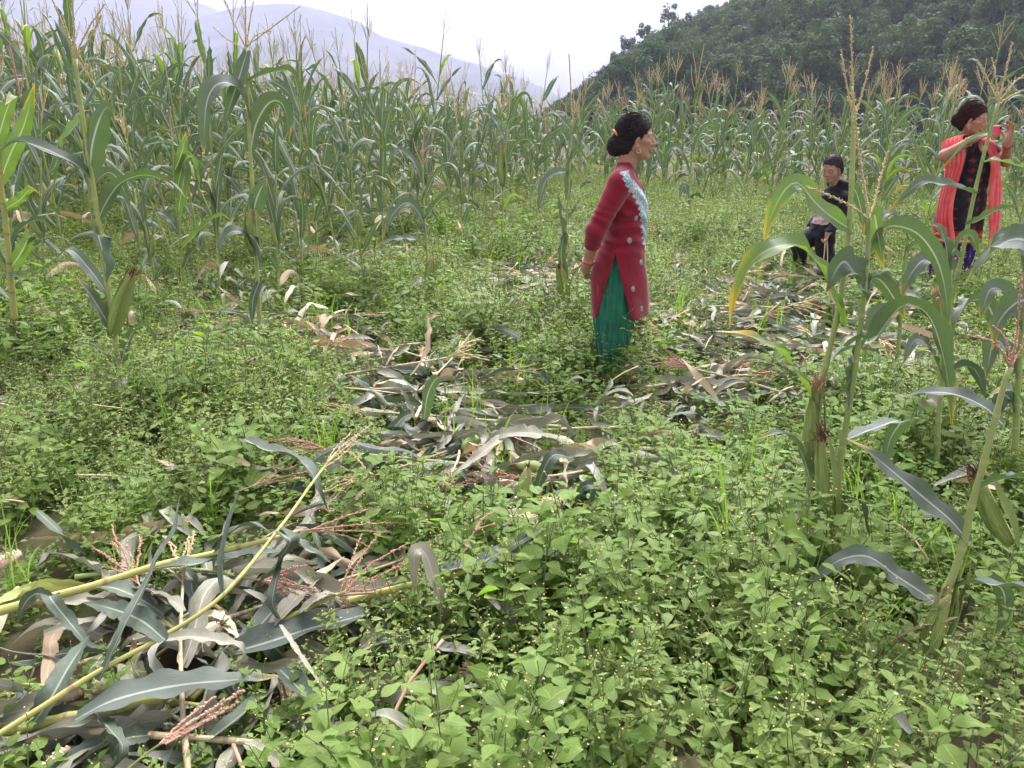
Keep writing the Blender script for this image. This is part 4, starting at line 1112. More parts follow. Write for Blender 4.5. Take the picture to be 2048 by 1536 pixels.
hero('yellowing maize plant with an upright ear left of the woman in red', 8.6,
     [(1004, 490, 0), (1005, 430, 0), (1008, 340, 0), (1018, 230, 0)],
     [([(1006, 380, 0), (990, 340, 0), (960, 330, 0), (935, 360, 0)], .07, (.5, .6), G_), ([(1008, 340, 0), (1030, 290, 0), (1060, 280, 0), (1080, 310, 0)], .07, (.5, .6), G_), ([(1012, 290, 0), (990, 240, 0), (960, 220, 0)], .06, (.5, .6), G_), ([(1005, 420, 0), (1025, 390, 0), (1050, 400, 0)], .06, (.5, .6), Y_), ([(1015, 250, 0), (1035, 200, 0), (1055, 190, 0), (1068, 230, 0)], .06, (.7, .7), G_)],
     ([([(1018, 232, 0), (1019, 180, 0), (1020, 130, 0)], .006)], 'tassel_tan'), [(1006, 370, 1002, 290, .034, None, -.03, 'ear_husk')])
hero('grey-leaved maize plant alone in the weeds between the woman in red and the boy', 10.5,
     [(1372, 470, 0), (1376, 410, 0), (1383, 330, 0), (1392, 190, 0)],
     [([(1380, 350, 0), (1360, 300, 0), (1340, 300, 0), (1325, 350, 0)], .085, (.6, .7), G_), ([(1384, 320, 0), (1400, 270, 0), (1425, 250, 0), (1440, 290, 0)], .085, (.6, .7), G_), ([(1386, 270, 0), (1375, 215, 0), (1365, 205, 0), (1370, 260, 0)], .09, (.8, .8), G_), ([(1390, 215, 0), (1398, 180, 0), (1404, 165, 0), (1396, 200, 0)], .09, (.8, .8), G_), ([(1378, 400, 0), (1368, 370, 0), (1358, 400, 0)], .08, (.8, .8), G_), ([(1376, 420, 0), (1390, 390, 0), (1410, 400, 0)], .08, (.8, .8), D_)],
     ([([(1392, 195, 0), (1398, 145, 0), (1408, 90, 0)], .008), ([(1392, 190, 0), (1392, 145, 0), (1386, 105, 0)], .007), ([(1393, 190, 0), (1408, 150, 0), (1418, 125, 0)], .006), ([(1392, 190, 0), (1384, 160, 0), (1383, 130, 0)], .006)], 'tassel_tan'), [])

# ------------------------------------------------------------------ maize cut down and lying
def lying(name, label, cat, group, stalk, Z, leaves, tass=None, smat='stalk_fallen', r=(.012, .006), nodes=5, ears=()):
    """stalk: photo points with heights Z above ground where they are seen."""
    P = np.array([gnd(px, py, z) for (px, py), z in zip(stalk, Z)])
    base = P[0].copy(); root = thing(name, base)
    mb = MB(); Q = stalk_geo(mb, P - base, r[0], r[1], nodes=nodes, k=9)
    mb.obj('stalk', M[smat], root)
    for pts, zs, wd, roll, mt in leaves:
        A = np.array([gnd(px, py, z) for (px, py), z in zip(pts, zs)]) - base
        d = A[-1] - A[0]; hd = np.array([d[0], d[1], 0.0])
        side = np.cross(nrm(hd + [1e-4, 0, 0]), [0, 0, 1.0])
        mb = MB()
        ribbon(mb, A, wd, side, roll=roll, fold=rs_h.uniform(.2, .5), wave=rs_h.uniform(.05, .12), wf=rs_h.uniform(2, 5), ph=rs_h.uniform(0, 6), n=26, cols=7, tear=.25 if mt != G_ else 0)
        mb.obj('leaf', M[mt], root)
    if tass:
        mb = MB()
        for (pts, zs, rr) in tass[0]:
            branch(mb, resample(np.array([gnd(px, py, z) for (px, py), z in zip(pts, zs)]) - base, 9), rr, 0, True, rs_h)
        mb.obj('tassel', M[tass[1]], root)
    return tag(root, label, cat, group)
GF = 'cut maize stalks lying in the left foreground'
lying('fallen_maize', 'long yellow maize stalk slanting up from the lower left corner to a tan tassel', 'maize stalk', GF,
      [(-60, 1505), (90, 1410), (210, 1335), (335, 1268), (448, 1188), (560, 1055), (625, 965), (672, 905)], [.16, .20, .24, .28, .33, .37, .40, .42],
      [([(198, 1362), (240, 1270), (290, 1170), (330, 1090), (348, 1062), (360, 990)], [.22, .30, .34, .38, .40, .44], .034, (.5, .7, .6), D_),
       ([(448, 1190), (446, 1120), (462, 1040), (478, 985), (488, 960)], [.33, .38, .44, .48, .5], .036, (.9, .9, .8), D_),
       ([(556, 1062), (572, 1075), (580, 1085), (545, 1135), (500, 1182)], [.38, .38, .37, .30, .24], .062, (.2, .3, .3), D_),
       ([(560, 1058), (600, 1092), (640, 1112), (662, 1126)], [.38, .34, .30, .27], .05, (.3, .2), G_),
       ([(336, 1278), (385, 1274), (440, 1284), (478, 1296), (490, 1312), (462, 1330)], [.29, .30, .29, .28, .25, .22], .045, (-.2, .1, .8), L_),
       ([(330, 1280), (280, 1240), (215, 1215), (165, 1205)], [.28, .29, .26, .22], .06, (.3, .2), D_)],
      ([([(672, 905), (700, 880), (740, 852)], [.42, .44, .47], .0032), ([(668, 910), (700, 905), (730, 935)], [.42, .44, .42], .003), ([(655, 925), (680, 905), (715, 872)], [.42, .44, .47], .003), ([(650, 932), (668, 900), (700, 868)], [.42, .45, .48], .003), ([(648, 935), (672, 920), (712, 885)], [.42, .43, .45], .003)], 'tassel_tan'), r=(.0072, .0034), nodes=6)
lying('fallen_maize', 'thick maize stalk lying level behind the yellow one and reaching a pink tassel', 'maize stalk', GF,
      [(-80, 1245), (60, 1205), (200, 1168), (310, 1132), (430, 1106), (540, 1078), (600, 1062)], [.16, .18, .20, .22, .22, .24, .25],
      [([(310, 1138), (380, 1130), (460, 1116), (540, 1105), (590, 1112)], [.22, .22, .20, .19, .17], .075, (.2, .1), D_),
       ([(430, 1106), (470, 1060), (510, 1052), (545, 1068)], [.22, .28, .28, .26], .055, (.2, .2), D_),
       ([(200, 1172), (240, 1180), (300, 1210), (370, 1262)], [.2, .2, .16, .12], .07, (.1, .2), D_),
       ([(110, 1195), (100, 1195), (135, 1240), (180, 1290), (215, 1288)], [.2, .26, .20, .16, .14], .045, (.4, .6), D_),
       ([(105, 1195), (70, 1188), (45, 1215), (38, 1245)], [.2, .25, .2, .14], .035, (.4, .6), D_)],
      ([([(600, 1062), (690, 1052), (780, 1046), (860, 1048)], [.25, .26, .26, .22], .0034), ([(610, 1062), (700, 1062), (780, 1064)], [.25, .24, .23], .003), ([(620, 1060), (700, 1030), (780, 1008)], [.25, .27, .28], .003), ([(640, 1062), (700, 1075), (740, 1095)], [.25, .22, .2], .0026)], 'tassel_pink'), r=(.015, .006))
lying('fallen_maize', 'maize stalk with wide drying leaves and a spray of pink tassel arms left of centre', 'maize stalk', GF,
      [(380, 1400), (480, 1310), (560, 1245), (640, 1205), (700, 1180)], [.10, .12, .17, .21, .24],
      [([(545, 1250), (580, 1210), (630, 1160), (690, 1112)], [.18, .2, .2, .19], .06, (.1, .3), L_),
       ([(480, 1308), (530, 1240), (590, 1180), (640, 1140)], [.13, .15, .16, .15], .07, (.0, .3), D_),
       ([(560, 1240), (545, 1200), (560, 1130), (566, 1090)], [.18, .26, .30, .30], .035, (.6, .8), D_),
       ([(600, 1225), (640, 1195), (670, 1190), (690, 1200)], [.2, .23, .22, .2], .05, (.2, .2), L_)],
      ([([(700, 1180), (760, 1150), (835, 1118)], [.24, .26, .27], .003), ([(690, 1184), (740, 1130), (810, 1090)], [.24, .29, .31], .003), ([(680, 1185), (700, 1130), (722, 1070)], [.24, .29, .33], .0026), ([(690, 1186), (740, 1165), (800, 1128)], [.24, .25, .26], .003), ([(670, 1195), (700, 1205), (660, 1228)], [.23, .2, .17], .003), ([(700, 1182), (742, 1180), (790, 1165)], [.24, .23, .22], .003), ([(690, 1180), (722, 1115), (760, 1066)], [.24, .29, .32], .0026)], 'tassel_pink'), r=(.009, .005))
lying('fallen_maize', 'maize stalk half sunk in weeds at the bottom centre with dark broad leaves', 'maize stalk', GF,
      [(690, 1205), (790, 1178), (900, 1150), (1000, 1125), (1080, 1102)], [.14, .2, .23, .25, .24],
      [([(840, 1164), (900, 1140), (1000, 1120), (1110, 1118), (1180, 1140)], [.22, .24, .22, .18, .14], .085, (.2, .2, .1), G_),
       ([(930, 1145), (1000, 1105), (1070, 1068), (1120, 1050)], [.23, .27, .27, .26], .06, (.1, .2), G_),
       ([(1080, 1105), (1150, 1130), (1210, 1170), (1245, 1215)], [.24, .22, .18, .14], .055, (.2, .3), D_),
       ([(700, 1200), (760, 1215), (850, 1205), (960, 1240)], [.14, .14, .14, .10], .09, (.0, .1), D_),
       ([(890, 1245), (875, 1180), (852, 1110), (835, 1098), (828, 1120), (830, 1190)], [.14, .26, .36, .38, .36, .24], .05, (.7, .8, .8), L_)],
      ([([(905, 1160), (930, 1100), (952, 1055)], [.22, .29, .33], .002), ([(952, 1058), (968, 1035), (992, 1022)], [.33, .35, .36], .0042), ([(950, 1060), (972, 1052), (985, 1050)], [.33, .33, .33], .0038)], 'tassel_pink'), r=(.0115, .006))
lying('fallen_maize', 'pale dry maize stalk lying along the bottom edge left of the papery husk', 'maize stalk', GF,
      [(180, 1462), (300, 1470), (420, 1478), (560, 1490), (720, 1508), (900, 1530)], [.12, .14, .14, .13, .12, .1],
      [([(500, 1484), (520, 1500), (560, 1525), (600, 1560)], [.14, .16, .13, .08], .05, (.4, .3), L_), ([(420, 1478), (470, 1440), (520, 1400), (560, 1370)], [.14, .16, .15, .12], .05, (.3, .6), D_), ([(300, 1470), (250, 1478), (230, 1500), (228, 1530)], [.14, .18, .14, .1], .04, (.4, .6), D_)], None, 'stalk_dry', r=(.008, .006))
lying('fallen_maize', 'stalk with huge dark green leaves lying across the lower left', 'maize stalk', GF,
      [(-60, 1480), (60, 1452), (190, 1425), (330, 1395)], [.10, .12, .14, .15],
      [([(150, 1440), (230, 1400), (350, 1372), (470, 1360), (570, 1352)], [.16, .20, .21, .19, .15], .105, (.15, .1, .25), G_),
       ([(440, 1310), (520, 1290), (620, 1258), (720, 1232), (790, 1205)], [.12, .16, .16, .15, .12], .10, (.1, .15), G_),
       ([(560, 1340), (610, 1390), (650, 1440), (700, 1480)], [.18, .19, .15, .08], .06, (.2, .4), D_),
       ([(190, 1425), (220, 1460), (245, 1500), (205, 1560)], [.15, .2, .2, .14], .04, (.5, .6), D_),
       ([(60, 1455), (100, 1400), (140, 1330), (180, 1270)], [.12, .18, .2, .18], .06, (.3, .5), D_),
       ([(560, 1250), (590, 1300), (640, 1370), (660, 1400)], [.24, .24, .2, .14], .022, (.5, .8), L_),
       ([(0, 1440), (40, 1400), (75, 1372)], [.12, .18, .2], .08, (.2, .3), G_)], None, 'stalk_fallen', r=(.014, .012), nodes=4)
lying('tassel', 'thick mauve tassel lying loose near the bottom left edge', 'tassel', 'loose tassels', [(230, 1560), (290, 1510), (325, 1485)], [.12, .16, .2], [],
      ([([(325, 1485), (390, 1440), (482, 1382)], [.2, .22, .24], .0055), ([(325, 1487), (380, 1455), (450, 1418)], [.2, .21, .21], .005), ([(320, 1488), (370, 1440), (425, 1398)], [.2, .22, .24], .005), ([(330, 1488), (400, 1450), (470, 1408)], [.2, .21, .22], .005)], 'tassel_pink'), 'stalk', r=(.003, .0025), nodes=2)
lying('tassel', 'small pink tassel lying on the dark leaf left of centre', 'tassel', 'loose tassels', [(470, 985), (510, 970)], [.25, .28], [],
      ([([(510, 970), (560, 955), (628, 940)], [.28, .3, .3], .0035), ([(508, 972), (550, 950), (545, 925)], [.28, .31, .33], .003), ([(510, 970), (560, 962), (605, 956)], [.28, .28, .27], .003), ([(508, 970), (540, 948), (590, 932)], [.28, .3, .31], .0028)], 'tassel_pink'), 'stalk', r=(.003, .002), nodes=2)
def loose_leaf(label, pts, zs, wd, roll, mt, group=None, name='fallen_leaf', cat='maize leaf'):
    A = np.array([gnd(px, py, z) for (px, py), z in zip(pts, zs)]); base = A[0].copy(); A = A - base
    d = A[-1]; side = np.cross(nrm(np.array([d[0] + 1e-4, d[1], 0])), [0, 0, 1.0])
    mb = MB(); ribbon(mb, A, wd, side, roll=roll, fold=.35, wave=.1, wf=3, ph=rs_h.uniform(0, 6), n=26, cols=7, tear=.2)
    o = mb.obj(name, M[mt]); o.location = tuple(base)
    return tag(o, label, cat, group)
loose_leaf('dark slate-grey maize leaf curving down through the weeds left of centre', [(488, 878), (525, 898), (580, 912), (620, 940), (640, 985), (655, 1020)], [.3, .34, .36, .34, .28, .2], .085, (.1, .3, .6), D_)
loose_leaf('upright folded green maize leaf in the middle of the central pile', [(848, 840), (855, 790), (872, 758), (886, 765), (890, 800)], [.14, .3, .4, .4, .3], .06, (1.1, 1.0, 1.1), G_)
loose_leaf('pale pointed dry leaf standing at the left side of the central pile', [(830, 840), (815, 810), (800, 775), (794, 762)], [.12, .2, .3, .34], .05, (.9, .9), L_)
loose_leaf('long limp grey leaf drooping towards the cob in the central pile', [(1140, 915), (1105, 912), (1080, 960), (1072, 1010)], [.28, .34, .26, .14], .045, (.6, .7), D_)
loose_leaf('long narrow grey leaf slanting across the front of the central pile', [(1020, 865), (985, 890), (940, 925), (905, 948)], [.32, .3, .26, .24], .045, (.1, .3), L_)
loose_leaf('wide curled grey leaf draped over the centre of the pile', [(1090, 870), (1050, 866), (1000, 870), (965, 890)], [.25, .33, .32, .26], .075, (.2, .4), L_)
loose_leaf('bent green leaf hanging over a short stub right of the central pile', [(1175, 1050), (1180, 990), (1188, 972), (1165, 975), (1150, 1010)], [.1, .3, .34, .34, .22], .045, (.8, .9), D_)
loose_leaf('long withered leaf arching along the bottom edge of the picture', [(700, 1472), (735, 1440), (770, 1432), (830, 1465), (905, 1510)], [.14, .22, .24, .2, .1], .042, (.4, .3), L_)
loose_leaf('slate-coloured leaf arching out of the weeds at the bottom centre', [(845, 1480), (890, 1420), (930, 1396), (955, 1415)], [.12, .24, .26, .2], .06, (.3, .4), D_)
loose_leaf('grey leaf tip bent like a flag right of the central cob', [(1345, 1010), (1344, 960), (1348, 935), (1325, 975)], [.14, .28, .34, .24], .04, (.9, 1.0), L_)

# husks, cobs and ears on the ground
def husk_heap(label, px, py, z, dirs, L, wd, mt, seed, group=None, name='husk', cat='husk'):
    rs_ = np.random.RandomState(seed); b = gnd(px, py, z); mb = MB()
    root = thing(name, b)
    for k, (dx, dy, dz) in enumerate(dirs):
        d = nrm([dx, dy, dz]); mb = MB()
        A = limp(b + rs_.normal(0, .008, 3), d, L * rs_.uniform(.75, 1.15), max(.03, z * .6), 9, .13, .06, rs_) - b
        ribbon(mb, A, wd * rs_.uniform(.7, 1.2), np.cross(d, [0, 0, 1.0]), roll=(rs_.normal(0, .4), rs_.normal(0, .8)), fold=.6, wave=.12, n=12, cols=5, prof='scrap', tear=.2)
        mb.obj('husk_leaf', M[mt], root)
    return tag(root, label, cat, group)
def fan(a0, a1, n, dz):
    return [(math.cos(a), math.sin(a), dz + .12 * math.sin(k * 2.3)) for k, a in enumerate(np.linspace(R(a0), R(a1), n))]
husk_heap('papery cream husk spread open at the bottom centre edge', 800, 1530, .12, fan(-25, 100, 9, .15), .21, .05, 'pale_husk', 1)
husk_heap('pale green husk with pointed tips fanned out at the left edge', 10, 1210, .16, fan(35, 70, 5, .15), .26, .055, 'husk', 2)
husk_heap('crumpled pale husk wrapped round an ear in the left foreground pile', 405, 1240, .18, fan(-80, 10, 6, .3), .11, .05, 'pale_husk', 3)
husk_heap('dry orange-tan husks scattered left of the central pile', 665, 690, .12, fan(0, 340, 11, .4), .33, .05, 'straw_leaf', 4)
husk_heap('tan dry husk curled upright at the far left of the orange-tan husks', 640, 672, .14, fan(70, 170, 4, .9), .30, .05, 'straw_leaf', 5)
husk_heap('pale shredded husk standing in the litter behind the two right foreground stalks', 1752, 785, .10, fan(60, 120, 4, 1.3), .24, .025, 'pale_husk', 6)
husk_heap('bleached husk strips lying in the litter behind the right foreground plants', 1790, 800, .12, fan(-20, 200, 7, .1), .26, .045, 'pale_husk', 7)
husk_heap('cream husk torn open beside the ear in the central pile', 1075, 1050, .14, fan(100, 170, 5, .15), .26, .045, 'pale_husk', 8)
husk_heap('small pale husk in the weeds above the central pile', 915, 668, .14, fan(0, 330, 6, .2), .16, .045, 'pale_husk', 9)
def cob(label, pa, pb, za, zb, r, core, group=None):
    a, b = gnd(*pa, za), gnd(*pb, zb); root = thing('maize_cob', a)
    d = b - a; Lc = np.linalg.norm(d); t = np.linspace(0, 1, 12)
    mb = MB(); tube(mb, np.outer(t, d), r * .8 * np.clip(np.sin(np.pi * (.12 + .84 * t)), .1, 1) ** .5, 10)
    mb.obj('core', M['cob_core'], root)
    T, S, N = frames(np.outer(t, d), np.cross(d, [.1, .2, 1])); mb = MB()
    rows = 12; per = int(Lc / .0085)
    for i in range(per):
        f = (i + .5) / per; rad = r * .86 * max(.1, math.sin(math.pi * (.12 + .84 * f))) ** .5
        if core and rs_h.rand() < .4: continue
        for j in range(rows):
            an = j * 2 * math.pi / rows + (i % 2) * .1
            if core and rs_h.rand() < .55: continue
            n_ = math.cos(an) * S[0] + math.sin(an) * N[0]; s2 = np.cross(nrm(d), n_); c_ = d * f + n_ * rad
            h = r * .2; w = r * .22
            mb.add([c_ - s2 * w, c_ + nrm(d) * .0038, c_ + s2 * w, c_ - nrm(d) * .0038, c_ + n_ * h], [(0, 1, 4), (1, 2, 4), (2, 3, 4), (3, 0, 4)])
    k = mb.obj('kernels', M['kernel' if not core else 'cob_pale'], root, True); k['kind'] = 'stuff'
    return tag(root, label, 'cob', group)
cob('small pale yellow cob lying to the right of the central pile', (1078, 1004), (1122, 1008), .16, .16, .022, False)
cob('bare pinkish cob lying at the left edge above the pale green husk', (-10, 1135), (42, 1105), .14, .16, .026, True)
cob('cream cob half stripped of kernels under the yellow stalk at the lower left', (75, 1412), (165, 1380), .10, .12, .026, True)
cob('shorter stripped cob right under the yellow stalk at the lower left', (165, 1385), (235, 1362), .10, .12, .022, True)
cob('reddish bare cob at the bottom left corner', (70, 1560), (140, 1495), .10, .12, .02, True)
def ear_lying(label, pa, pb, za, zb, r, mt='ear_husk', silk='silk_brown', group=None):
    a, b = gnd(*pa, za), gnd(*pb, zb); root = thing('maize_ear', a)
    mb = MB(); spindle(mb, a - a, b - a, r, k=14, n=14); mb.obj('husk', M[mt], root)
    mb = MB(); silk_tuft(mb, (b - a) * .95, b - a, .05, rs=rs_h); mb.obj('silk', M[silk], root)
    return tag(root, label, 'ear of maize', group)
ear_lying('green ear in its husk standing in the middle of the central pile', (1052, 1020), (1056, 935), .10, .26, .03)
ear_lying('bright pale green ear lying in the weeds at the bottom centre', (1030, 1395), (945, 1340), .16, .22, .026)
ear_lying('second ear lying level at the back of the central pile', (1085, 935), (1030, 930), .14, .16, .028)
ear_lying('yellow-green ear lying among the grey leaves at the left of the central pile', (925, 900), (968, 868), .14, .18, .026)
ear_lying('purplish wrapped ear wedged under the yellow stalk in the left pile', (400, 1300), (440, 1248), .12, .2, .03, 'pale_husk')

# maize stalks and leaves strewn over the cleared patches
PILES = [((980, 900), 150, 85, 9, 'central pile', 'lying in the tangled pile in the centre'), ((560, 1230), 230, 110, 6, 'left pile', 'lying among the foreground cuttings at lower left'),
         ((200, 1400), 190, 110, 6, 'left corner', 'lying in the lower left corner'), ((1580, 612), 160, 38, 9, 'right pile', 'lying on the cleared strip before the boy'), ((1700, 720), 160, 50, 9, 'right litter', 'lying behind the right foreground maize'),
         ((1075, 575), 80, 34, 6, 'behind', 'in the weeds behind the woman in red'), ((830, 770), 110, 40, 4, 'upper centre', 'at the upper edge of the central pile'), ((1420, 790), 120, 36, 3, 'right of woman', 'just right of the woman in red'),
         ((500, 640), 120, 40, 5, 'left mid', 'below the tall arching plant'), ((1120, 470), 130, 18, 4, 'far', 'lying far back near the standing field'), ((640, 510), 120, 16, 4, 'far left', 'lying at the edge of the left stand'), ((1390, 680), 80, 36, 4, 'mid right', 'between the woman in red and the boy')]
rs = np.random.RandomState(91)
for (cx, cy), sx, sy, n, nm, where in PILES:
    for k in range(n):
        px, py = rs.normal(cx, sx * .6), min(1500, rs.normal(cy, sy * .6))
        b = gnd(px, py, .1); b = np.array([b[0], b[1], float(terr(b[0], b[1]))])
        az = rs.normal(R(25), 1.0) + (math.pi if rs.rand() < .4 else 0); L = rs.uniform(.5, 1.1); d = np.array([math.cos(az), math.sin(az), 0])
        hgt = rs.uniform(.05, .15)
        t = np.linspace(0, 1, 5)
        P = np.outer((t - .5) * L, d) + np.outer(np.sin(t * 3) * .04 * rs.normal(), [-d[1], d[0], 0]); P[:, 2] = hgt + t * rs.uniform(-.03, .10)
        root = thing('fallen_maize', b)
        ci = rs.choice(4, p=[.35, .35, .15, .15])
        mb = MB(); Q = stalk_geo(mb, P, .0085, .004, nodes=6, k=7); mb.obj('stalk', M[['stalk_fallen', 'stalk_dry', 'stalk_purple', 'stalk'][ci]], root)
        lab = 'cut %s maize stalk with limp leaves' % ['yellow', 'dry tan', 'purplish', 'green'][ci]
        for q in range(rs.randint(6, 10)):
            f = rs.uniform(.1, .95); p0 = Q[int(f * (len(Q) - 1))]; la = rs.normal(0, .8)
            dd = np.array([math.cos(az + la), math.sin(az + la), rs.uniform(-.1, .45)])
            A = limp(p0 + b, dd, rs.uniform(.42, .85), rs.uniform(.04, .15), 18, .17, .13, rs) - b
            mb = MB(); ribbon(mb, A, rs.uniform(.03, .062), np.cross(nrm(dd), [0, 0, 1.0]), roll=(rs.normal(0, .4), rs.normal(0, 1.1), rs.normal(0, 1.6), rs.normal(0, 1.8)), fold=rs.uniform(-.6, 1.3), wave=.24, wf=rs.uniform(3, 7), ph=rs.uniform(0, 6), n=22, cols=5, tear=.4)
            mb.obj('leaf', M[[D_, L_, 'straw_leaf', G_][rs.choice(4, p=[.14, .68, .08, .10])]], root)
        if rs.rand() < .9:
            mb = MB(); ax = nrm(Q[-1] - Q[-4])
            tassel(mb, Q[-1], nrm(ax + [0, 0, .15]), rs.uniform(.22, .34), rs.randint(6, 11), .38, 0, .0034, py > 780, rs, .25)
            ti = rs.randint(2); mb.obj('tassel', M[['tassel_pink', 'tassel_tan'][ti]], root); lab = lab.replace('limp leaves', ['pink', 'tan'][ti] + ' tassel')
        tag(root, lab + ' ' + where, 'maize stalk', lab.replace('stalk', 'stalks') + ' ' + where)
    for k in range(int(n * 1.6)):
        px, py = rs.normal(cx, sx * .75), min(1510, rs.normal(cy, sy * .75))
        b = gnd(px, py, .12); az = rs.uniform(0, 6.28)
        dd = np.array([math.cos(az), math.sin(az), rs.uniform(0, .9)])
        b[2] = float(terr(b[0], b[1])) + rs.uniform(.08, .2)
        A = limp(b, dd, rs.uniform(.35, .7), rs.uniform(.05, .15), 16, .2, .16, rs) - b
        mb = MB(); ribbon(mb, A, rs.uniform(.03, .065), np.cross(nrm(dd), [0, 0, 1.0]), roll=(rs.normal(0, .5), rs.normal(0, 1.2), rs.normal(0, 1.5), rs.normal(0, 2)), fold=rs.uniform(-.9, 1.2), wave=.24, wf=rs.uniform(3, 7), ph=rs.uniform(0, 6), n=20, cols=5, tear=.4)
        ci = rs.choice(4, p=[.56, .12, .12, .20]); o = mb.obj('withered_leaf', M[[L_, D_, 'straw_leaf', 'pale_husk'][ci]]); o.location = tuple(b)
        lab = 'loose %s maize leaf ' % ['grey', 'dark green', 'straw-coloured', 'cream'][ci] + where
        tag(o, lab, 'maize leaf', lab.replace('leaf', 'leaves'))
# long blades of grass that rise above the weeds on their own
for (px, py, h, n, lab) in ((1460, 1180, .62, 4, 'bright tall grass blades rising between the weeds at right of centre'), (60, 1180, .38, 5, 'clump of yellow-green grass at the left edge above the pale husk'), (415, 1060, .36, 4, 'bright grass blades beside the thick fallen stalk on the left'), (1015, 960, .30, 7, 'fine grass tuft growing through the central pile'), (700, 700, .36, 6, 'grass tuft beside the orange-tan husks'), (350, 900, .45, 4, 'thin grass blades in the weeds at left')):
    b = gnd(px, py, .05); b[2] = float(terr(b[0], b[1]))
    root = thing('grass_tuft', b); rs_ = np.random.RandomState(px)
    for k in range(n):
        az = rs_.uniform(0, 6.28); A = arc_leaf(h * rs_.uniform(.6, 1.1), az, rs_.uniform(76, 88), rs_.uniform(20, 75), 2.0, 0, 10) + [rs_.normal(0, .025), rs_.normal(0, .025), 0]
        mb = MB(); ribbon(mb, A, .0075 if h < .5 else .011, (-math.sin(az), math.cos(az), 0), roll=(rs_.normal(0, .6), rs_.normal(0, .6)), fold=.5, n=12, cols=3, prof='grass')
        mb.obj('blade', M['grass_blade'], root)
    tag(root, lab, 'grass')
# a few more plants and blades that fill the right foreground
hero('maize plant with wide arching grey blades between the leaning plant and the bent one', 2.9,
     [(1872, 930, 0), (1880, 800, 0), (1890, 700, 0), (1898, 600, 0), (1902, 540, 0)],
     [([(1898, 610, 0), (1880, 560, 0), (1850, 520, -.04), (1815, 560, -.06), (1800, 610, -.06)], .07, (.6, .6, .8), G_), ([(1892, 690, 0), (1925, 620, 0), (1965, 600, .04), (1992, 650, .06), (1998, 720, .06)], .07, (.5, .6, .8), G_),
      ([(1885, 760, 0), (1860, 700, -.04), (1830, 680, -.08), (1805, 730, -.1)], .065, (.7, .8), G_), ([(1882, 790, 0), (1910, 740, .04), (1950, 740, .06), (1972, 800, .06)], .06, (.5, .6), D_), ([(1902, 545, 0), (1915, 490, 0), (1940, 470, 0), (1960, 510, 0)], .06, (.6, .8), G_), ([(1898, 570, 0), (1893, 500, 0), (1880, 455, 0), (1860, 450, 0)], .055, (.8, .8), G_),
      ([(1880, 820, 0), (1860, 800, .05), (1835, 830, .08)], .05, (.4, .5), L_)],
     None, [(1888, 700, 1876, 595, .022, None, -.05, 'ear_husk')])
hero('low maize shoot with two hanging blades at the right frame edge', 2.6,
     [(2030, 900, 0), (2035, 780, 0), (2045, 640, 0), (2055, 500, 0)],
     [([(2036, 760, 0), (2005, 690, 0), (1985, 690, 0), (1972, 760, 0)], .065, (.7, .8), G_), ([(2042, 660, 0), (2010, 590, 0), (1980, 580, 0), (1960, 640, 0)], .07, (.6, .8), G_), ([(2050, 560, 0), (2030, 480, 0), (2000, 470, 0), (1975, 500, 0)], .06, (.5, .7), G_), ([(2032, 830, 0), (2010, 790, 0), (1990, 840, 0)], .06, (.7, .9), D_)], None, [])
from mathutils.bvhtree import BVHTree
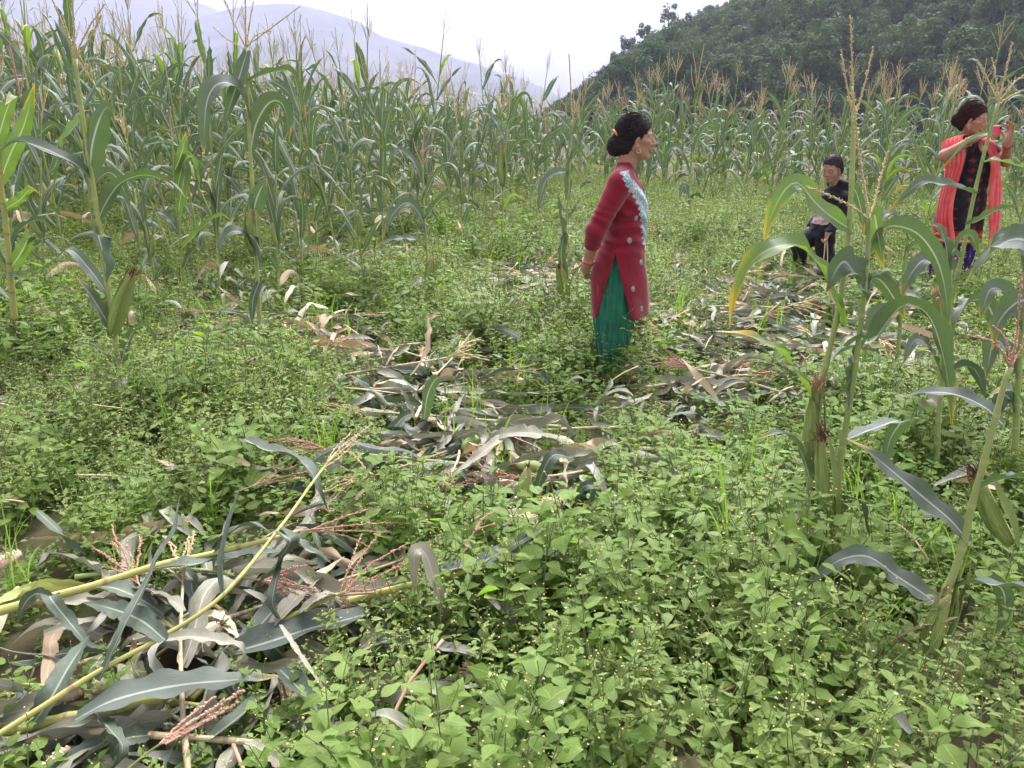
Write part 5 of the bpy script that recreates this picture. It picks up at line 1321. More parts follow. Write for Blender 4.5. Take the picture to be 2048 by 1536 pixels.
# ------------------------------------------------------------------ people: implicit surfaces turned into meshes
class Sdf:
    def __init__(s, lo, hi, h):
        s.h = h; s.lo = np.array(lo, float)
        s.n = np.ceil((np.array(hi) - s.lo) / h).astype(int) + 1
        s.F = np.full(s.n, 0.2, np.float32)
        s.ax = [s.lo[k] + h * np.arange(s.n[k]) for k in range(3)]
    def block(s, lo, hi):
        a = np.clip(np.floor((np.array(lo) - s.lo) / s.h).astype(int), 0, s.n - 1)
        b = np.clip(np.ceil((np.array(hi) - s.lo) / s.h).astype(int) + 1, 1, s.n)
        sl = tuple(slice(a[k], b[k]) for k in range(3))
        X, Y, Z = s.ax[0][sl[0]][:, None, None], s.ax[1][sl[1]][None, :, None], s.ax[2][sl[2]][None, None, :]
        return sl, X, Y, Z
    def put(s, lo, hi, f, k=0.01, op='add'):
        m = k + 3 * s.h
        sl, X, Y, Z = s.block(np.array(lo) - m, np.array(hi) + m)
        if min(sl[q].stop - sl[q].start for q in range(3)) <= 0: return
        b = np.broadcast_to(f(X, Y, Z), s.F[sl].shape); a = s.F[sl]
        if op == 'add':
            h_ = np.clip(.5 + .5 * (b - a) / k, 0, 1); s.F[sl] = a * h_ + b * (1 - h_) - k * h_ * (1 - h_)
        else:
            b = -b
            h_ = np.clip(.5 - .5 * (b - a) / k, 0, 1); s.F[sl] = a * h_ + b * (1 - h_) + k * h_ * (1 - h_)
    def cap(s, p, q, r1, r2=None, k=0.012, op='add'):
        p, q = np.array(p, float), np.array(q, float); r2 = r1 if r2 is None else r2
        d = q - p; dd = max(1e-9, d @ d); r = max(r1, r2)
        def f(X, Y, Z):
            t = np.clip(((X - p[0]) * d[0] + (Y - p[1]) * d[1] + (Z - p[2]) * d[2]) / dd, 0, 1)
            return np.sqrt((X - p[0] - t * d[0]) ** 2 + (Y - p[1] - t * d[1]) ** 2 + (Z - p[2] - t * d[2]) ** 2) - (r1 + (r2 - r1) * t)
        s.put(np.minimum(p, q) - r, np.maximum(p, q) + r, f, k, op)
    def chain(s, pts, rads, k=0.012):
        for i in range(len(pts) - 1): s.cap(pts[i], pts[i + 1], rads[i], rads[i + 1], k)
    def ell(s, c, rad, Rm=None, k=0.012, op='add'):
        c = np.array(c, float); rad = np.array(rad, float); Rm = np.eye(3) if Rm is None else Rm
        R_ = np.abs(Rm) @ rad
        def f(X, Y, Z):
            x, y, z = X - c[0], Y - c[1], Z - c[2]
            q = [(Rm[0, i] * x + Rm[1, i] * y + Rm[2, i] * z) for i in range(3)]
            k0 = np.sqrt(sum((q[i] / rad[i]) ** 2 for i in range(3))); k1 = np.sqrt(sum((q[i] / rad[i] ** 2) ** 2 for i in range(3)))
            return k0 * (k0 - 1) / np.maximum(k1, 1e-6)
        s.put(c - R_, c + R_, f, k, op)
    def loft(s, rows, yaw=0.0, k=0.012, pleat=None, op='add'):
        """rows: (z, cx, cy, half depth, half width), bottom to top."""
        rows = np.array(sorted(rows)); zs = rows[:, 0]
        zz = np.linspace(zs[0], zs[-1], 60)
        sm = [np.interp(zz, zs, rows[:, c]) for c in range(1, 5)]
        ker = np.array([1, 2, 3, 2, 1]) / 9.0
        sm = [np.convolve(np.r_[v[:1], v[:1], v, v[-1:], v[-1:]], ker, 'valid') for v in sm]
        cy, sy = math.cos(yaw), math.sin(yaw); R_ = max(rows[:, 3].max(), rows[:, 4].max()) * 1.1
        def f(X, Y, Z):
            cx_, cy_, a, b = [np.interp(Z, zz, v) for v in sm]
            x, y = X * cy + Y * sy - cx_, -X * sy + Y * cy - cy_
            r = np.sqrt((x / a) ** 2 + (y / b) ** 2)
            d = (r - 1) * np.minimum(a, b)
            if pleat is not None: d = d + pleat(np.arctan2(y / b, x / a), Z, x, y)
            return np.maximum(d, np.maximum(zs[0] - Z, Z - zs[-1]))
        cxw = [r_[1] * cy - r_[2] * sy for r_ in rows]; cyw = [r_[1] * sy + r_[2] * cy for r_ in rows]
        s.put((min(cxw) - R_, min(cyw) - R_, zs[0]), (max(cxw) + R_, max(cyw) + R_, zs[-1]), f, k, op)
    def mesh(s, name, mat, parent, attrs=None, cull=None):
        F = s.F; n = F.shape
        ins = F < 0
        c = np.zeros((n[0] - 1, n[1] - 1, n[2] - 1), np.uint8)
        for i in (0, 1):
            for j in (0, 1):
                for k in (0, 1): c += ins[i:n[0] - 1 + i, j:n[1] - 1 + j, k:n[2] - 1 + k]
        act = np.argwhere((c > 0) & (c < 8))
        idx = np.full(c.shape, -1, np.int64); idx[tuple(act.T)] = np.arange(len(act))
        acc = np.zeros((len(act), 3)); cnt = np.zeros(len(act))
        cor = [(i, j, k) for i in (0, 1) for j in (0, 1) for k in (0, 1)]
        for a in cor:
            for axis in range(3):
                if a[axis]: continue
                b = list(a); b[axis] = 1
                fa = F[tuple((act + a).T)]; fb = F[tuple((act + b).T)]
                m = (fa < 0) != (fb < 0)
                t = np.where(m, fa / np.where(m, fa - fb, 1), 0)
                p = np.tile(np.array(a, float), (len(act), 1)); p[:, axis] = t
                acc[m] += p[m]; cnt[m] += 1
        V = s.lo + (act + acc / np.maximum(cnt, 1)[:, None]) * s.h
        faces = []
        for axis in range(3):
            u, v = (axis + 1) % 3, (axis + 2) % 3
            sl0 = [slice(None)] * 3; sl1 = [slice(None)] * 3
            sl0[axis] = slice(0, n[axis] - 1); sl1[axis] = slice(1, n[axis])
            A, B = ins[tuple(sl0)], ins[tuple(sl1)]
            e = np.argwhere(A != B)
            ok = (e[:, u] > 0) & (e[:, v] > 0) & (e[:, u] < n[u] - 1) & (e[:, v] < n[v] - 1); e = e[ok]
            fl = A[tuple(e.T)]
            q = []
            for du, dv in ((-1, -1), (0, -1), (0, 0), (-1, 0)):
                w = e.copy(); w[:, u] += du; w[:, v] += dv; q.append(idx[tuple(w.T)])
            q = np.stack(q, 1); q[~fl] = q[~fl][:, ::-1]; faces.append(q)
        faces = np.concatenate(faces); faces = faces[(faces >= 0).all(1)]
        me = bpy.data.meshes.new(name); me.from_pydata(V.tolist(), [], faces.tolist())
        me.polygons.foreach_set('use_smooth', np.ones(len(faces), bool)); me.materials.append(mat)
        for nm, fn in (attrs or {}).items():
            at_ = me.attributes.new(nm, 'FLOAT', 'POINT'); at_.data.foreach_set('value', np.asarray(fn(V), np.float32))
        o = link(name, me, parent); o['_v'] = 0; del o['_v']
        return o, V, faces
def rotm(yaw=0, pitch=0, roll=0):
    """Columns: forward, left, up. Pitch > 0 looks down."""
    return np.array((Matrix.Rotation(yaw, 3, 'Z') @ Matrix.Rotation(pitch, 3, 'Y') @ Matrix.Rotation(roll, 3, 'X')))
def head_sdf(F, c, Rm, sc=1.0, neck=None, neck_r=.047, child=False):
    c = np.array(c); P = lambda x, y, z: c + Rm @ (np.array([x, y, z]) * sc)
    E = lambda p, r, k=.01, op='add', R2=None: F.ell(P(*p), np.array(r) * sc, Rm if R2 is None else Rm @ R2, k * sc, op)
    C = lambda p, q, r1, r2=None, k=.008, op='add': F.cap(P(*p), P(*q), r1 * sc, (r1 if r2 is None else r2) * sc, k * sc, op)
    E((-.012, 0, .032), (.094, .074, .086)); E((.028, 0, -.03), (.062, .060, .080), .02)
    if child:
        E((.040, .034, -.040), (.034, .030, .034), .02); E((.040, -.034, -.040), (.034, .030, .034), .02)
    else:
        E((.056, .040, -.022), (.026, .022, .018), .014); E((.056, -.040, -.022), (.026, .022, .018), .014)
    for sg in (1, -1):
        C((.0, .054 * sg, -.055), (.062, .016 * sg, -.098), .018, .016, .02)
        C((.078, .012 * sg, .016), (.066, .046 * sg, .014), .011, .009, .012)
        F.ell(P(.092, .031 * sg, -.004), np.array([.017, .017, .011]) * sc, Rm, .010 * sc, 'sub')
        E((.073, .031 * sg, -.004), (.0135, .015, .0125), .003)
        C((.076, .020 * sg, .004), (.076, .043 * sg, .001), .0045, .004, .004)
        E((.094, .012 * sg, -.036), (.011, .008, .0075), .006)
        er = rotm(.5 * sg, 0, 0)
        E((.008, .076 * sg, -.028), (.020, .007, .033), .006, 'add', er); E((.014, .083 * sg, -.026), (.011, .006, .021), .004, 'sub', er); C((.010, .074 * sg, -.055), (.016, .076 * sg, -.062), .007, .006, .004)
    E((.066, 0, -.100), (.020, .022, .016), .016)
    C((.084, 0, .012), (.107 if not child else .098, 0, -.030), .0075, .0115, .010)
    C((.088, -.020, -.060), (.0975, 0, -.0585), .0055, .0068, .006); C((.088, .020, -.060), (.0975, 0, -.0585), .0055, .0068, .006)
    C((.086, -.017, -.071), (.094, 0, -.0725), .0058, .0078, .006); C((.086, .017, -.071), (.094, 0, -.0725), .0058, .0078, .006)
    C((.094, -.022, -.0652), (.101, 0, -.0652), .0016, .0016, .003, 'sub'); C((.094, .022, -.0652), (.101, 0, -.0652), .0016, .0016, .003, 'sub')
    if neck is not None:
        F.cap(P(-.022, 0, -.045), neck, neck_r * .97, neck_r * 1.08, .025)
        F.cap(P(.010, 0, -.075), np.array(neck) + Rm @ np.array([.02, 0, 0]), neck_r * .6, neck_r * .8, .03)
    return P
def face_attr(c, Rm, sc, gauss):
    """Mask over the head: sum of soft spots given in head coordinates."""
    c = np.array(c)
    def fn(V):
        q = ((V - c) @ Rm) / sc; out = np.zeros(len(V))
        for (x, y, z, sx, sy, sz) in gauss:
            out = np.maximum(out, np.exp(-(((q[:, 0] - x) / sx) ** 2 + ((q[:, 1] - y) / sy) ** 2 + ((q[:, 2] - z) / sz) ** 2) ** 1.5))
        return out
    return fn
LIPS = [(.096, 0, -.0585, .02, .019, .0062), (.094, 0, -.0728, .02, .017, .0075)]
BROWS = [(.078, .020, .0175, .02, .012, .0038), (.072, .038, .0185, .02, .011, .0034), (.078, -.020, .0175, .02, .012, .0038), (.072, -.038, .0185, .02, .011, .0034)]
LASH = [(.086, .031, .002, .02, .013, .0028), (.086, -.031, .002, .02, .013, .0028)]
def hand_sdf(F, w, d, pn, th, curl, sc=1.0, spread=.05, thumb=.8, tcurl=.3):
    """w wrist, d towards the fingers, pn palm normal (fingers curl this way), th side of the thumb; curl per finger."""
    w = np.array(w, float); d = nrm(d); pn = nrm(np.array(pn) - d * np.dot(pn, d)); sd_ = np.cross(d, pn)
    if np.dot(sd_, th) < 0: sd_ = -sd_
    Rm = np.stack([d, sd_, pn], 1)
    F.ell(w + d * .048 * sc, np.array([.052, .039, .0155]) * sc, Rm, .012 * sc)
    F.cap(w - d * .03 * sc, w + d * .03 * sc, .026 * sc, .027 * sc, .015 * sc)
    tips = []
    for i, (off, ln) in enumerate(((.029, .92), (.0098, 1.0), (-.0098, .95), (-.028, .76))):
        b = w + d * (.088 - abs(i - 1.2) * .004) * sc + sd_ * off * sc; a = off * spread * 30 * .3
        dd = nrm(d + sd_ * a); cu = curl[i]; p = b - dd * .02 * sc
        ang = 0
        pts = [p, b]
        for seg, lg in enumerate((.041, .026, .021)):
            ang += cu * (.75, 1.0, .7)[seg]
            q = pts[-1] + (dd * math.cos(ang) + pn * math.sin(ang)) * lg * ln * sc; pts.append(q)
        F.chain(pts, [.0088 * sc, .0088 * sc, .0082 * sc, .0075 * sc, .0064 * sc], .003 * sc); tips.append(pts[-1])
    b = w + d * .022 * sc + sd_ * .026 * sc
    d1 = nrm(d * .75 + sd_ * thumb + pn * .25); d2 = nrm(d1 + d * .3 + pn * tcurl)
    F.chain([b, b + d1 * .036 * sc, b + d1 * .036 * sc + d2 * .030 * sc, b + d1 * .036 * sc + d2 * .054 * sc], [.0135 * sc, .0105 * sc, .0095 * sc, .0075 * sc], .005 * sc)
    return tips

def skin_mat(name, a, b, lip, bindi=None):
    s = NT(name); p_ = s.coord('Object'); nz = s.noise(28.0, 4, vec=p_)
    col = s.mix(s.ramp(nz, .3, .7), a, b)
    def am(n_):
        q = s.n('ShaderNodeAttribute'); q.attribute_name = n_; return q.outputs['Fac']
    col = s.mix(s.math('MULTIPLY', am('lips'), .75), col, lip)
    col = s.mix(s.math('MULTIPLY', am('brow'), .85), col, (.02, .012, .01))
    if bindi: col = s.mix(am('bindi'), col, bindi)
    b_ = s.n('ShaderNodeBsdfPrincipled'); s.l(col, b_.inputs['Base Color']); b_.inputs['Roughness'].default_value = .6; b_.inputs['Specular IOR Level'].default_value = .3
    b_.inputs['Subsurface Weight'].default_value = .12; b_.inputs['Subsurface Radius'].default_value = (.012, .005, .003)
    s.l(s.bump(s.noise(160.0, 3, vec=p_), .12, .002), b_.inputs['Normal']); s.l(b_.outputs[0], s.out.inputs[0]); M[name] = s.mat
skin_mat('skin_woman', (.36, .185, .125), (.42, .23, .16), (.34, .12, .10))
skin_mat('skin_woman_two', (.36, .185, .125), (.42, .235, .165), (.33, .09, .085), (.5, .02, .02))
skin_mat('skin_boy', (.36, .185, .120), (.42, .225, .15), (.33, .13, .11))
def hair_mat(name, a, b):
    s = NT(name); p_ = s.scale(s.coord('Object'), (6, 22, 9)); nz = s.noise(9.0, 5, .7, vec=p_)
    M[name] = s.pbr(s.mix(s.ramp(nz, .35, .7), a, b), .65, .18, s.bump(nz, .8, .004))
hair_mat('hair_black', (.012, .009, .012), (.060, .045, .054)); hair_mat('hair_brown', (.022, .008, .008), (.075, .026, .024)); hair_mat('hair_short', (.030, .022, .027), (.075, .056, .064))
plain('orange_band', (.70, .20, .03), (.80, .32, .06), 60, .6); plain('gold', (.55, .36, .10), (.65, .45, .16), 40, .3, .8); plain('red_bangle', (.35, .02, .03), (.45, .04, .05), 40, .35, .5)
plain('eye_white', (.34, .29, .26), (.40, .35, .32), 40, .3, .5); plain('iris', (.015, .009, .007), (.03, .018, .012), 40, .2, .6)
def cloth(name, base, alt, fn=None, rough=.85, bumpk=.25, sheen=.25, trans=None):
    s = NT(name); p_ = s.coord('Object'); nz = s.noise(14.0, 4, vec=p_)
    col = s.mix(s.ramp(nz, .3, .7), base, alt)
    if fn: col = fn(s, p_, col)
    w = s.noise(420.0, 2, vec=p_); h = s.math('ADD', s.math('MULTIPLY', s.noise(9.0, 4, vec=p_), 1.0), s.math('MULTIPLY', w, .12))
    M[name] = s.pbr(col, rough, .15, s.bump(h, bumpk, .02), sheen=sheen, trans=trans, tfac=.2)
def f_emb(s, p_, col):
    q = s.n('ShaderNodeAttribute'); q.attribute_name = 'band'
    v = s.n('ShaderNodeTexVoronoi'); v.inputs['Scale'].default_value = 75.0; s.l(p_, v.inputs['Vector'])
    n_ = s.noise(55.0, 3, vec=p_)
    e = s.mix(s.ramp(v.outputs['Distance'], .25, .55), (.58, .60, .62), (.16, .28, .33))
    e = s.mix(s.ramp(n_, .52, .6), e, (.48, .36, .38)); e = s.mix(s.ramp(s.noise(90.0, 2, vec=p_), .56, .62), e, (.17, .30, .34))
    return s.mix(s.ramp(q.outputs['Fac'], .4, .6), col, e)
cloth('red_tunic', (.185, .008, .020), (.230, .012, .028), f_emb, .85, .35)
cloth('green_trousers', (.012, .110, .066), (.022, .150, .092), None, .8, .25)
def f_diam(s, p_, col):
    x, y, z = s.xyz(p_); q = s.n('ShaderNodeAttribute'); q.attribute_name = 'across'; u = q.outputs['Fac']
    a = s.math('ABSOLUTE', s.math('SUBTRACT', s.math('FRACT', s.math('MULTIPLY', u, 13.0)), .5))
    b = s.math('ABSOLUTE', s.math('SUBTRACT', s.math('FRACT', s.math('MULTIPLY', z, 13.0)), .5))
    d = s.math('SUBTRACT', 1.0, s.ramp(s.math('ADD', a, b), .24, .30))
    wb = s.math('SINE', s.math('MULTIPLY', s.math('ADD', a, s.math('MULTIPLY', b, .6)), 60.0))
    col = s.mix(s.math('MULTIPLY', d, s.math('ADD', .55, s.math('MULTIPLY', wb, .3))), col, (.30, .018, .030))
    lo = s.math('SUBTRACT', 1.0, s.ramp(z, .545, .555))
    col = s.mix(lo, col, (.30, .022, .022))
    g1 = s.math('MULTIPLY', s.ramp(z, .497, .500), s.math('SUBTRACT', 1.0, s.ramp(z, .530, .533)))
    zig = s.math('ABSOLUTE', s.math('SUBTRACT', s.math('FRACT', s.math('MULTIPLY', u, 19.0)), .5))
    zz = s.math('ABSOLUTE', s.math('SUBTRACT', s.math('MULTIPLY', s.math('SUBTRACT', z, .497), 28.0), s.math('MULTIPLY', zig, 1.6)))
    col = s.mix(s.math('MULTIPLY', g1, s.math('SUBTRACT', 1.0, s.ramp(zz, .12, .26))), col, (.62, .36, .10))
    g2 = s.math('MULTIPLY', s.ramp(z, .462, .464), s.math('SUBTRACT', 1.0, s.ramp(z, .482, .484)))
    return s.mix(g2, col, (.58, .34, .16))
cloth('black_tunic', (.012, .011, .016), (.020, .018, .026), f_diam, .8, .2, .1)
def f_print(s, p_, col):
    v = s.n('ShaderNodeTexVoronoi'); v.inputs['Scale'].default_value = 26.0; s.l(p_, v.inputs['Vector'])
    col = s.mix(s.ramp(v.outputs['Distance'], .42, .36), col, (.20, .012, .040))
    v2 = s.n('ShaderNodeTexVoronoi'); v2.inputs['Scale'].default_value = 30.0; s.l(p_, v2.inputs['Vector'])
    return s.mix(s.math('SUBTRACT', 1.0, s.ramp(v2.outputs['Distance'], .16, .20)), col, (.42, .45, .62))
cloth('printed_trousers', (.035, .022, .16), (.06, .03, .20), f_print, .8, .2, .1)
cloth('coral_scarf', (.76, .085, .100), (.86, .17, .17), None, .85, .35, .3, (.8, .10, .08))
def f_pouch(s, p_, col):
    q = s.n('ShaderNodeAttribute'); q.attribute_name = 'pouch'
    n_ = s.noise(34.0, 4, vec=p_)
    return s.mix(s.ramp(q.outputs['Fac'], .42, .5), col, s.mix(s.ramp(n_, .4, .6), (.60, .45, .42), (.36, .26, .26)))
cloth('black_hoodie', (.011, .010, .015), (.020, .018, .026), f_pouch, .85, .3, .1)
cloth('black_joggers', (.010, .010, .014), (.018, .017, .023), None, .85, .3, .1)
plain('phone_red', (.60, .018, .060), (.66, .03, .08), 10, .28, .5); plain('phone_lens', (.01, .01, .012), (.015, .015, .018), 10, .15, .6); plain('silver_motif', (.16, .17, .18), (.40, .39, .38), 300, .45, .6, .5)
plain('straw_pale', (.60, .44, .32), (.70, .55, .42), 40, .8, .2)
def eyes(P, sc, parent, ex=.0735):
    for sg in (1, -1):
        mb = MB(); mi = MB()
        for m_, c_, r_ in ((mb, (ex + .0022, .031 * sg, -.004), .0118), (mi, (ex + .0088, .031 * sg + .0008, -.0045), .0060)):
            c0 = P(*c_); V = []; Fa = []
            for i in range(7):
                th = math.pi * i / 6
                for j in range(10):
                    ph = 2 * math.pi * j / 10; V.append(c0 + np.array([math.sin(th) * math.cos(ph), math.sin(th) * math.sin(ph), math.cos(th)]) * r_ * sc)
            Fa = [(i * 10 + j, (i + 1) * 10 + j, (i + 1) * 10 + (j + 1) % 10, i * 10 + (j + 1) % 10) for i in range(6) for j in range(10)]
            m_.add(V, Fa)
        e = mb.obj('eye', M['eye_white'], parent); mi.obj('iris', M['iris'], e)
def ring(name, c, axis, R_, r, mat, parent, k=18):
    axis = nrm(axis); u = nrm(np.cross(axis, [.3, .9, .2])); v = np.cross(axis, u)
    P = [np.array(c) + R_ * (math.cos(a) * u + math.sin(a) * v) for a in np.linspace(0, 2 * math.pi, k + 1)]
    mb = MB(); tube(mb, np.array(P), r, 6, cap=False); return mb.obj(name, M[mat], parent)

# ---- the woman in the red tunic
b1 = gnd(1226, 748); b1[2] = float(terr(b1[0], b1[1])) - .01
YAW1 = R(-12)
w1 = thing('person', b1, YAW1); TILT1 = -.034; w1.rotation_euler[1] = TILT1
tag(w1, 'woman in a crimson tunic and green trousers standing with hands clasped behind her back', 'person')
HC1, HR1 = (.112, 0, 1.388), rotm(R(9), R(4), 0)
F = Sdf((-.24, -.30, -.01), (.30, .30, 1.55), .0045)
F.loft([(.78, .02, 0, .090, .125), (.88, .06, 0, .085, .12), (1.0, .06, 0, .095, .135), (1.12, .045, 0, .085, .14), (1.19, .045, 0, .055, .13), (1.215, .05, 0, .03, .06)], k=.03)
for sg in (1, -1):
    F.chain([(.02, .06 * sg, .80), (.02, .075 * sg, .45), (-.005, .07 * sg, .08)], [.070, .048, .032], .015)
    F.chain([(-.03, .075 * sg, .035), (.10, .085 * sg, .022), (.145, .088 * sg, .016)], [.032, .028, .018], .015)
    F.cap((.045, .09 * sg, 1.185), (.045, .155 * sg, 1.165), .045, .05, .03)
P1 = head_sdf(F, HC1, HR1, 1.0, (.048, 0, 1.215), .046)
RA = [(.045, -.165, 1.16), (-.085, -.205, .905), (-.142, -.105, .700)]
LA = [(.045, .165, 1.16), (-.085, .205, .90), (-.150, .085, .680)]
for A in (RA, LA): F.chain(A, [.046, .040, .026], .02)
hand_sdf(F, RA[2], (-.30, .60, -.55), (.55, .55, -.2), (0, 0, 1), (.55, .6, .65, .7), .92)
hand_sdf(F, LA[2], (-.30, -.80, -.34), (.55, -.5, -.3), (0, 0, 1), (.75, .8, .8, .85), .92)
body1, V_, F_ = F.mesh('body', M['skin_woman'], w1, {'lips': face_attr(HC1, HR1, 1, LIPS), 'brow': face_attr(HC1, HR1, 1, BROWS + LASH)})
eyes(P1, 1.0, body1)
for sg in (1, -1):
    p = P1(.016, .080 * sg, -.070); ring('earring', p, HR1 @ np.array([.25, 1, 0]), .010, .0022, 'gold', body1, 14)
ring('bangle', np.array(RA[2]) * .86 + np.array(RA[1]) * .14, np.array(RA[2]) - RA[1], .034, .005, 'red_bangle', body1)
# hair
def hair(c, Rm, sc, lines, extra=(), size=(.100, .081, .091), cen=(-.015, 0, .035), h=.0045, waves=.0007):
    c = np.array(c); F = Sdf(c - .22, c + .20, h); P = lambda x, y, z: c + Rm @ (np.array([x, y, z]) * sc)
    F.ell(P(*cen), np.array(size) * sc, Rm, .01)
    F.ell(P(-.045, 0, -.03), np.array([.062, .070, .075]) * sc, Rm, .03)
    zz, xx = [q[0] for q in lines], [q[1] for q in lines]
    def cut(X, Y, Z):
        x, y, z = X - c[0], Y - c[1], Z - c[2]
        q = [(Rm[0, i] * x + Rm[1, i] * y + Rm[2, i] * z) / sc for i in range(3)]
        edge = np.interp(q[2], zz, xx) + .0045 * np.sin(q[2] * 310 + q[1] * 90) + .0045 * np.sin(q[1] * 260 + q[2] * 120)
        return (edge - .18 * np.abs(q[1]) * (q[2] < .05) - q[0]) * sc
    F.put(c - .2, c + .2, cut, .006, 'sub')
    for e in extra: e(F, P)
    def comb(X, Y, Z):
        x, y, z = X - c[0], Y - c[1], Z - c[2]
        q = [(Rm[0, i] * x + Rm[1, i] * y + Rm[2, i] * z) for i in range(3)]
        return waves * np.sin((q[2] * 1.0 + q[0] * .35) * 190 + 3 * np.sin(q[1] * 40)) + waves * .6 * np.sin((q[2] + q[0] * .5) * 410 + q[1] * 60)
    F.F += comb(F.ax[0][:, None, None], F.ax[1][None, :, None], F.ax[2][None, None, :]).astype(np.float32)
    return F, P
def strands(V, Fc, c, Rm, sc, target, n, seed, parent, mat, L=.07, r=.0011):
    """Combed hairs that follow the head from the hairline towards the bun."""
    rs_ = np.random.RandomState(seed); bv_ = BVHTree.FromPolygons([Vector(v) for v in V], [tuple(f) for f in Fc]); mb = MB()
    for _ in range(n):
        p = V[rs_.randint(len(V))]; pts = []
        for k in range(6):
            loc, nn, _i, _d = bv_.find_nearest(Vector(p))
            nn = np.array(nn); pts.append(np.array(loc) + nn * (.0012 + .0022 * rs_.rand() + (.004 * rs_.rand() if k == 5 else 0)))
            d = target - np.array(loc) if target is not None else Rm @ np.array([-.3, 0, -1.0])
            d = d - nn * np.dot(d, nn); p = np.array(loc) + nrm(d + rs_.normal(0, .012, 3)) * L / 6 * rs_.uniform(.6, 1.3)
        tube(mb, np.array(pts), [r * .5, r, r, r, r * .8, r * .3], 3, cap=False)
    o = mb.obj('hair_strands', M[mat], parent); o['kind'] = 'stuff'; return o
def bun(p, r, p0, r0):
    return lambda F, P: (F.ell(P(*p), r, None, .012), F.cap(P(*p0), P(*p), r0, r0, .012))
F, P = hair(HC1, HR1, 1.0, [(-.14, -.05), (-.085, -.030), (-.062, -.012), (-.030, .022), (-.005, .046), (.03, .066), (.065, .082), (.10, .12), (.2, .2)],
            [bun((-.106, 0, -.052), (.043, .046, .053), (-.075, 0, -.005), .033)])
hair1, HV, HF = F.mesh('hair', M['hair_black'], body1)
strands(HV, HF, HC1, HR1, 1.0, P(-.11, 0, -.02), 1300, 5, hair1, 'hair_black', .08, .0014)
ring('hair_tie', P(-.098, 0, .004), HR1 @ np.array([-.75, 0, -.65]), .036, .0075, 'orange_band', hair1)
mb = MB(); rs = np.random.RandomState(4)
for k in range(26):
    a = rs.uniform(-1.2, 1.2); p0 = P(-.13 + rs.uniform(-.02, .03), a * .035, -.07 + rs.uniform(-.03, .05)); q = p0 + HR1 @ np.array([rs.uniform(-.035, .0), rs.normal(0, .012), -rs.uniform(.02, .065)])
    tube(mb, resample([p0, (p0 + q) / 2 + rs.normal(0, .006, 3), q], 5), [.0012, .0012, .001, .0008, .0004], 3, cap=False)
for k in range(30):
    th = rs.uniform(.2, 2.6); p0 = P(.09 * math.cos(th), rs.normal(0, .04), .036 + .088 * math.sin(th)); q = p0 + HR1 @ np.array([rs.normal(-.02, .02), rs.normal(0, .01), rs.uniform(-.004, .014)])
    tube(mb, resample([p0, (p0 + q) / 2 + [0, 0, .004], q], 4), [.0008, .0008, .0006, .0003], 3, cap=False)
lw = mb.obj('loose_strands', M['hair_black'], hair1); lw['kind'] = 'stuff'
# tunic
F = Sdf((-.24, -.32, .36), (.28, .32, 1.30), .0045)
fold = lambda th, Z, x, y: .006 * np.sin(Z * 88 + 4 * th + 3 * np.sin(th * 2)) * np.exp(-((Z - .90) / .10) ** 2) + .007 * np.sin(th * 5 + Z * 9) * np.clip((.8 - Z) / .3, 0, 1) + .0045 * np.sin(Z * 60 + th * 7) * np.exp(-((Z - 1.05) / .12) ** 2)
F.loft([(.395, .032, 0, .170, .178), (.50, .030, 0, .168, .178), (.62, .030, 0, .162, .175), (.72, .032, 0, .150, .170), (.80, .045, 0, .135, .160), (.88, .065, 0, .117, .148), (.95, .068, 0, .116, .148), (1.02, .066, 0, .123, .155), (1.10, .055, 0, .112, .165), (1.16, .050, 0, .088, .165), (1.20, .052, 0, .066, .120), (1.225, .056, 0, .058, .072), (1.262, .066, 0, .050, .056)], k=.02, pleat=fold)
for A, sg in ((RA, -1), (LA, 1)):
    A = np.array(A); cuff = A[1] + (A[2] - A[1]) * .42
    def wr(A=A, cuff=cuff, sg=sg):
        F.cap((.045, .10 * sg, 1.178), A[0], .060, .066, .03); F.cap(A[0], A[1], .066, .054, .02); F.cap(A[1], cuff, .053, .046, .02)
        d = nrm(A[2] - A[1])
        def f(X, Y, Z): return np.maximum(-((X - cuff[0]) * d[0] + (Y - cuff[1]) * d[1] + (Z - cuff[2]) * d[2]), np.sqrt((X - cuff[0]) ** 2 + (Y - cuff[1]) ** 2 + (Z - cuff[2]) ** 2) - .06)
        F.put(cuff - .07, cuff + .07, f, .003, 'sub')
    wr()
F.cap((.05, 0, 1.20), HC1, .051, .056, .006, 'sub')
F.ell((.150, 0, 1.165), (.062, .034, .105), None, .006, 'sub')
def slit(X, Y, Z):
    return np.abs(X - .020 + .10 * np.clip(.77 - Z, 0, 1) * .1) - np.clip(.772 - Z, 0, 1) * .27 + 0 * Y
F.put((-.2, -.3, .38), (.25, .3, .78), slit, .006, 'sub')
sl, X, Y, Z = F.block((-.24, -.32, .36), (.28, .32, 1.3))
F.F += (.0028 * np.sin((Z + X * .5) * 105 + Y * 20 + 2 * np.sin(Z * 31)) * np.exp(-((Z - .92) ** 2 + (X + .075) ** 2) / .02) ).astype(np.float32)
def band(V):
    L_ = np.interp(V[:, 2], [.80, .82, .93, 1.03, 1.13, 1.215], [.178, .168, .158, .143, .090, .050]); wd = np.interp(V[:, 2], [.80, 1.03, 1.10, 1.2], [.12, .12, .055, .038])
    e = .006 * np.sin(V[:, 2] * 190); x = V[:, 0] * math.cos(.0)
    m_ = (x > L_ + e) & (x < L_ + wd) & (V[:, 2] > .775 + .02 * np.sin(V[:, 0] * 300)) & (V[:, 2] < 1.222)
    return m_.astype(float)
tun, TV, TF = F.mesh('tunic', M['red_tunic'], w1, {'band': band})
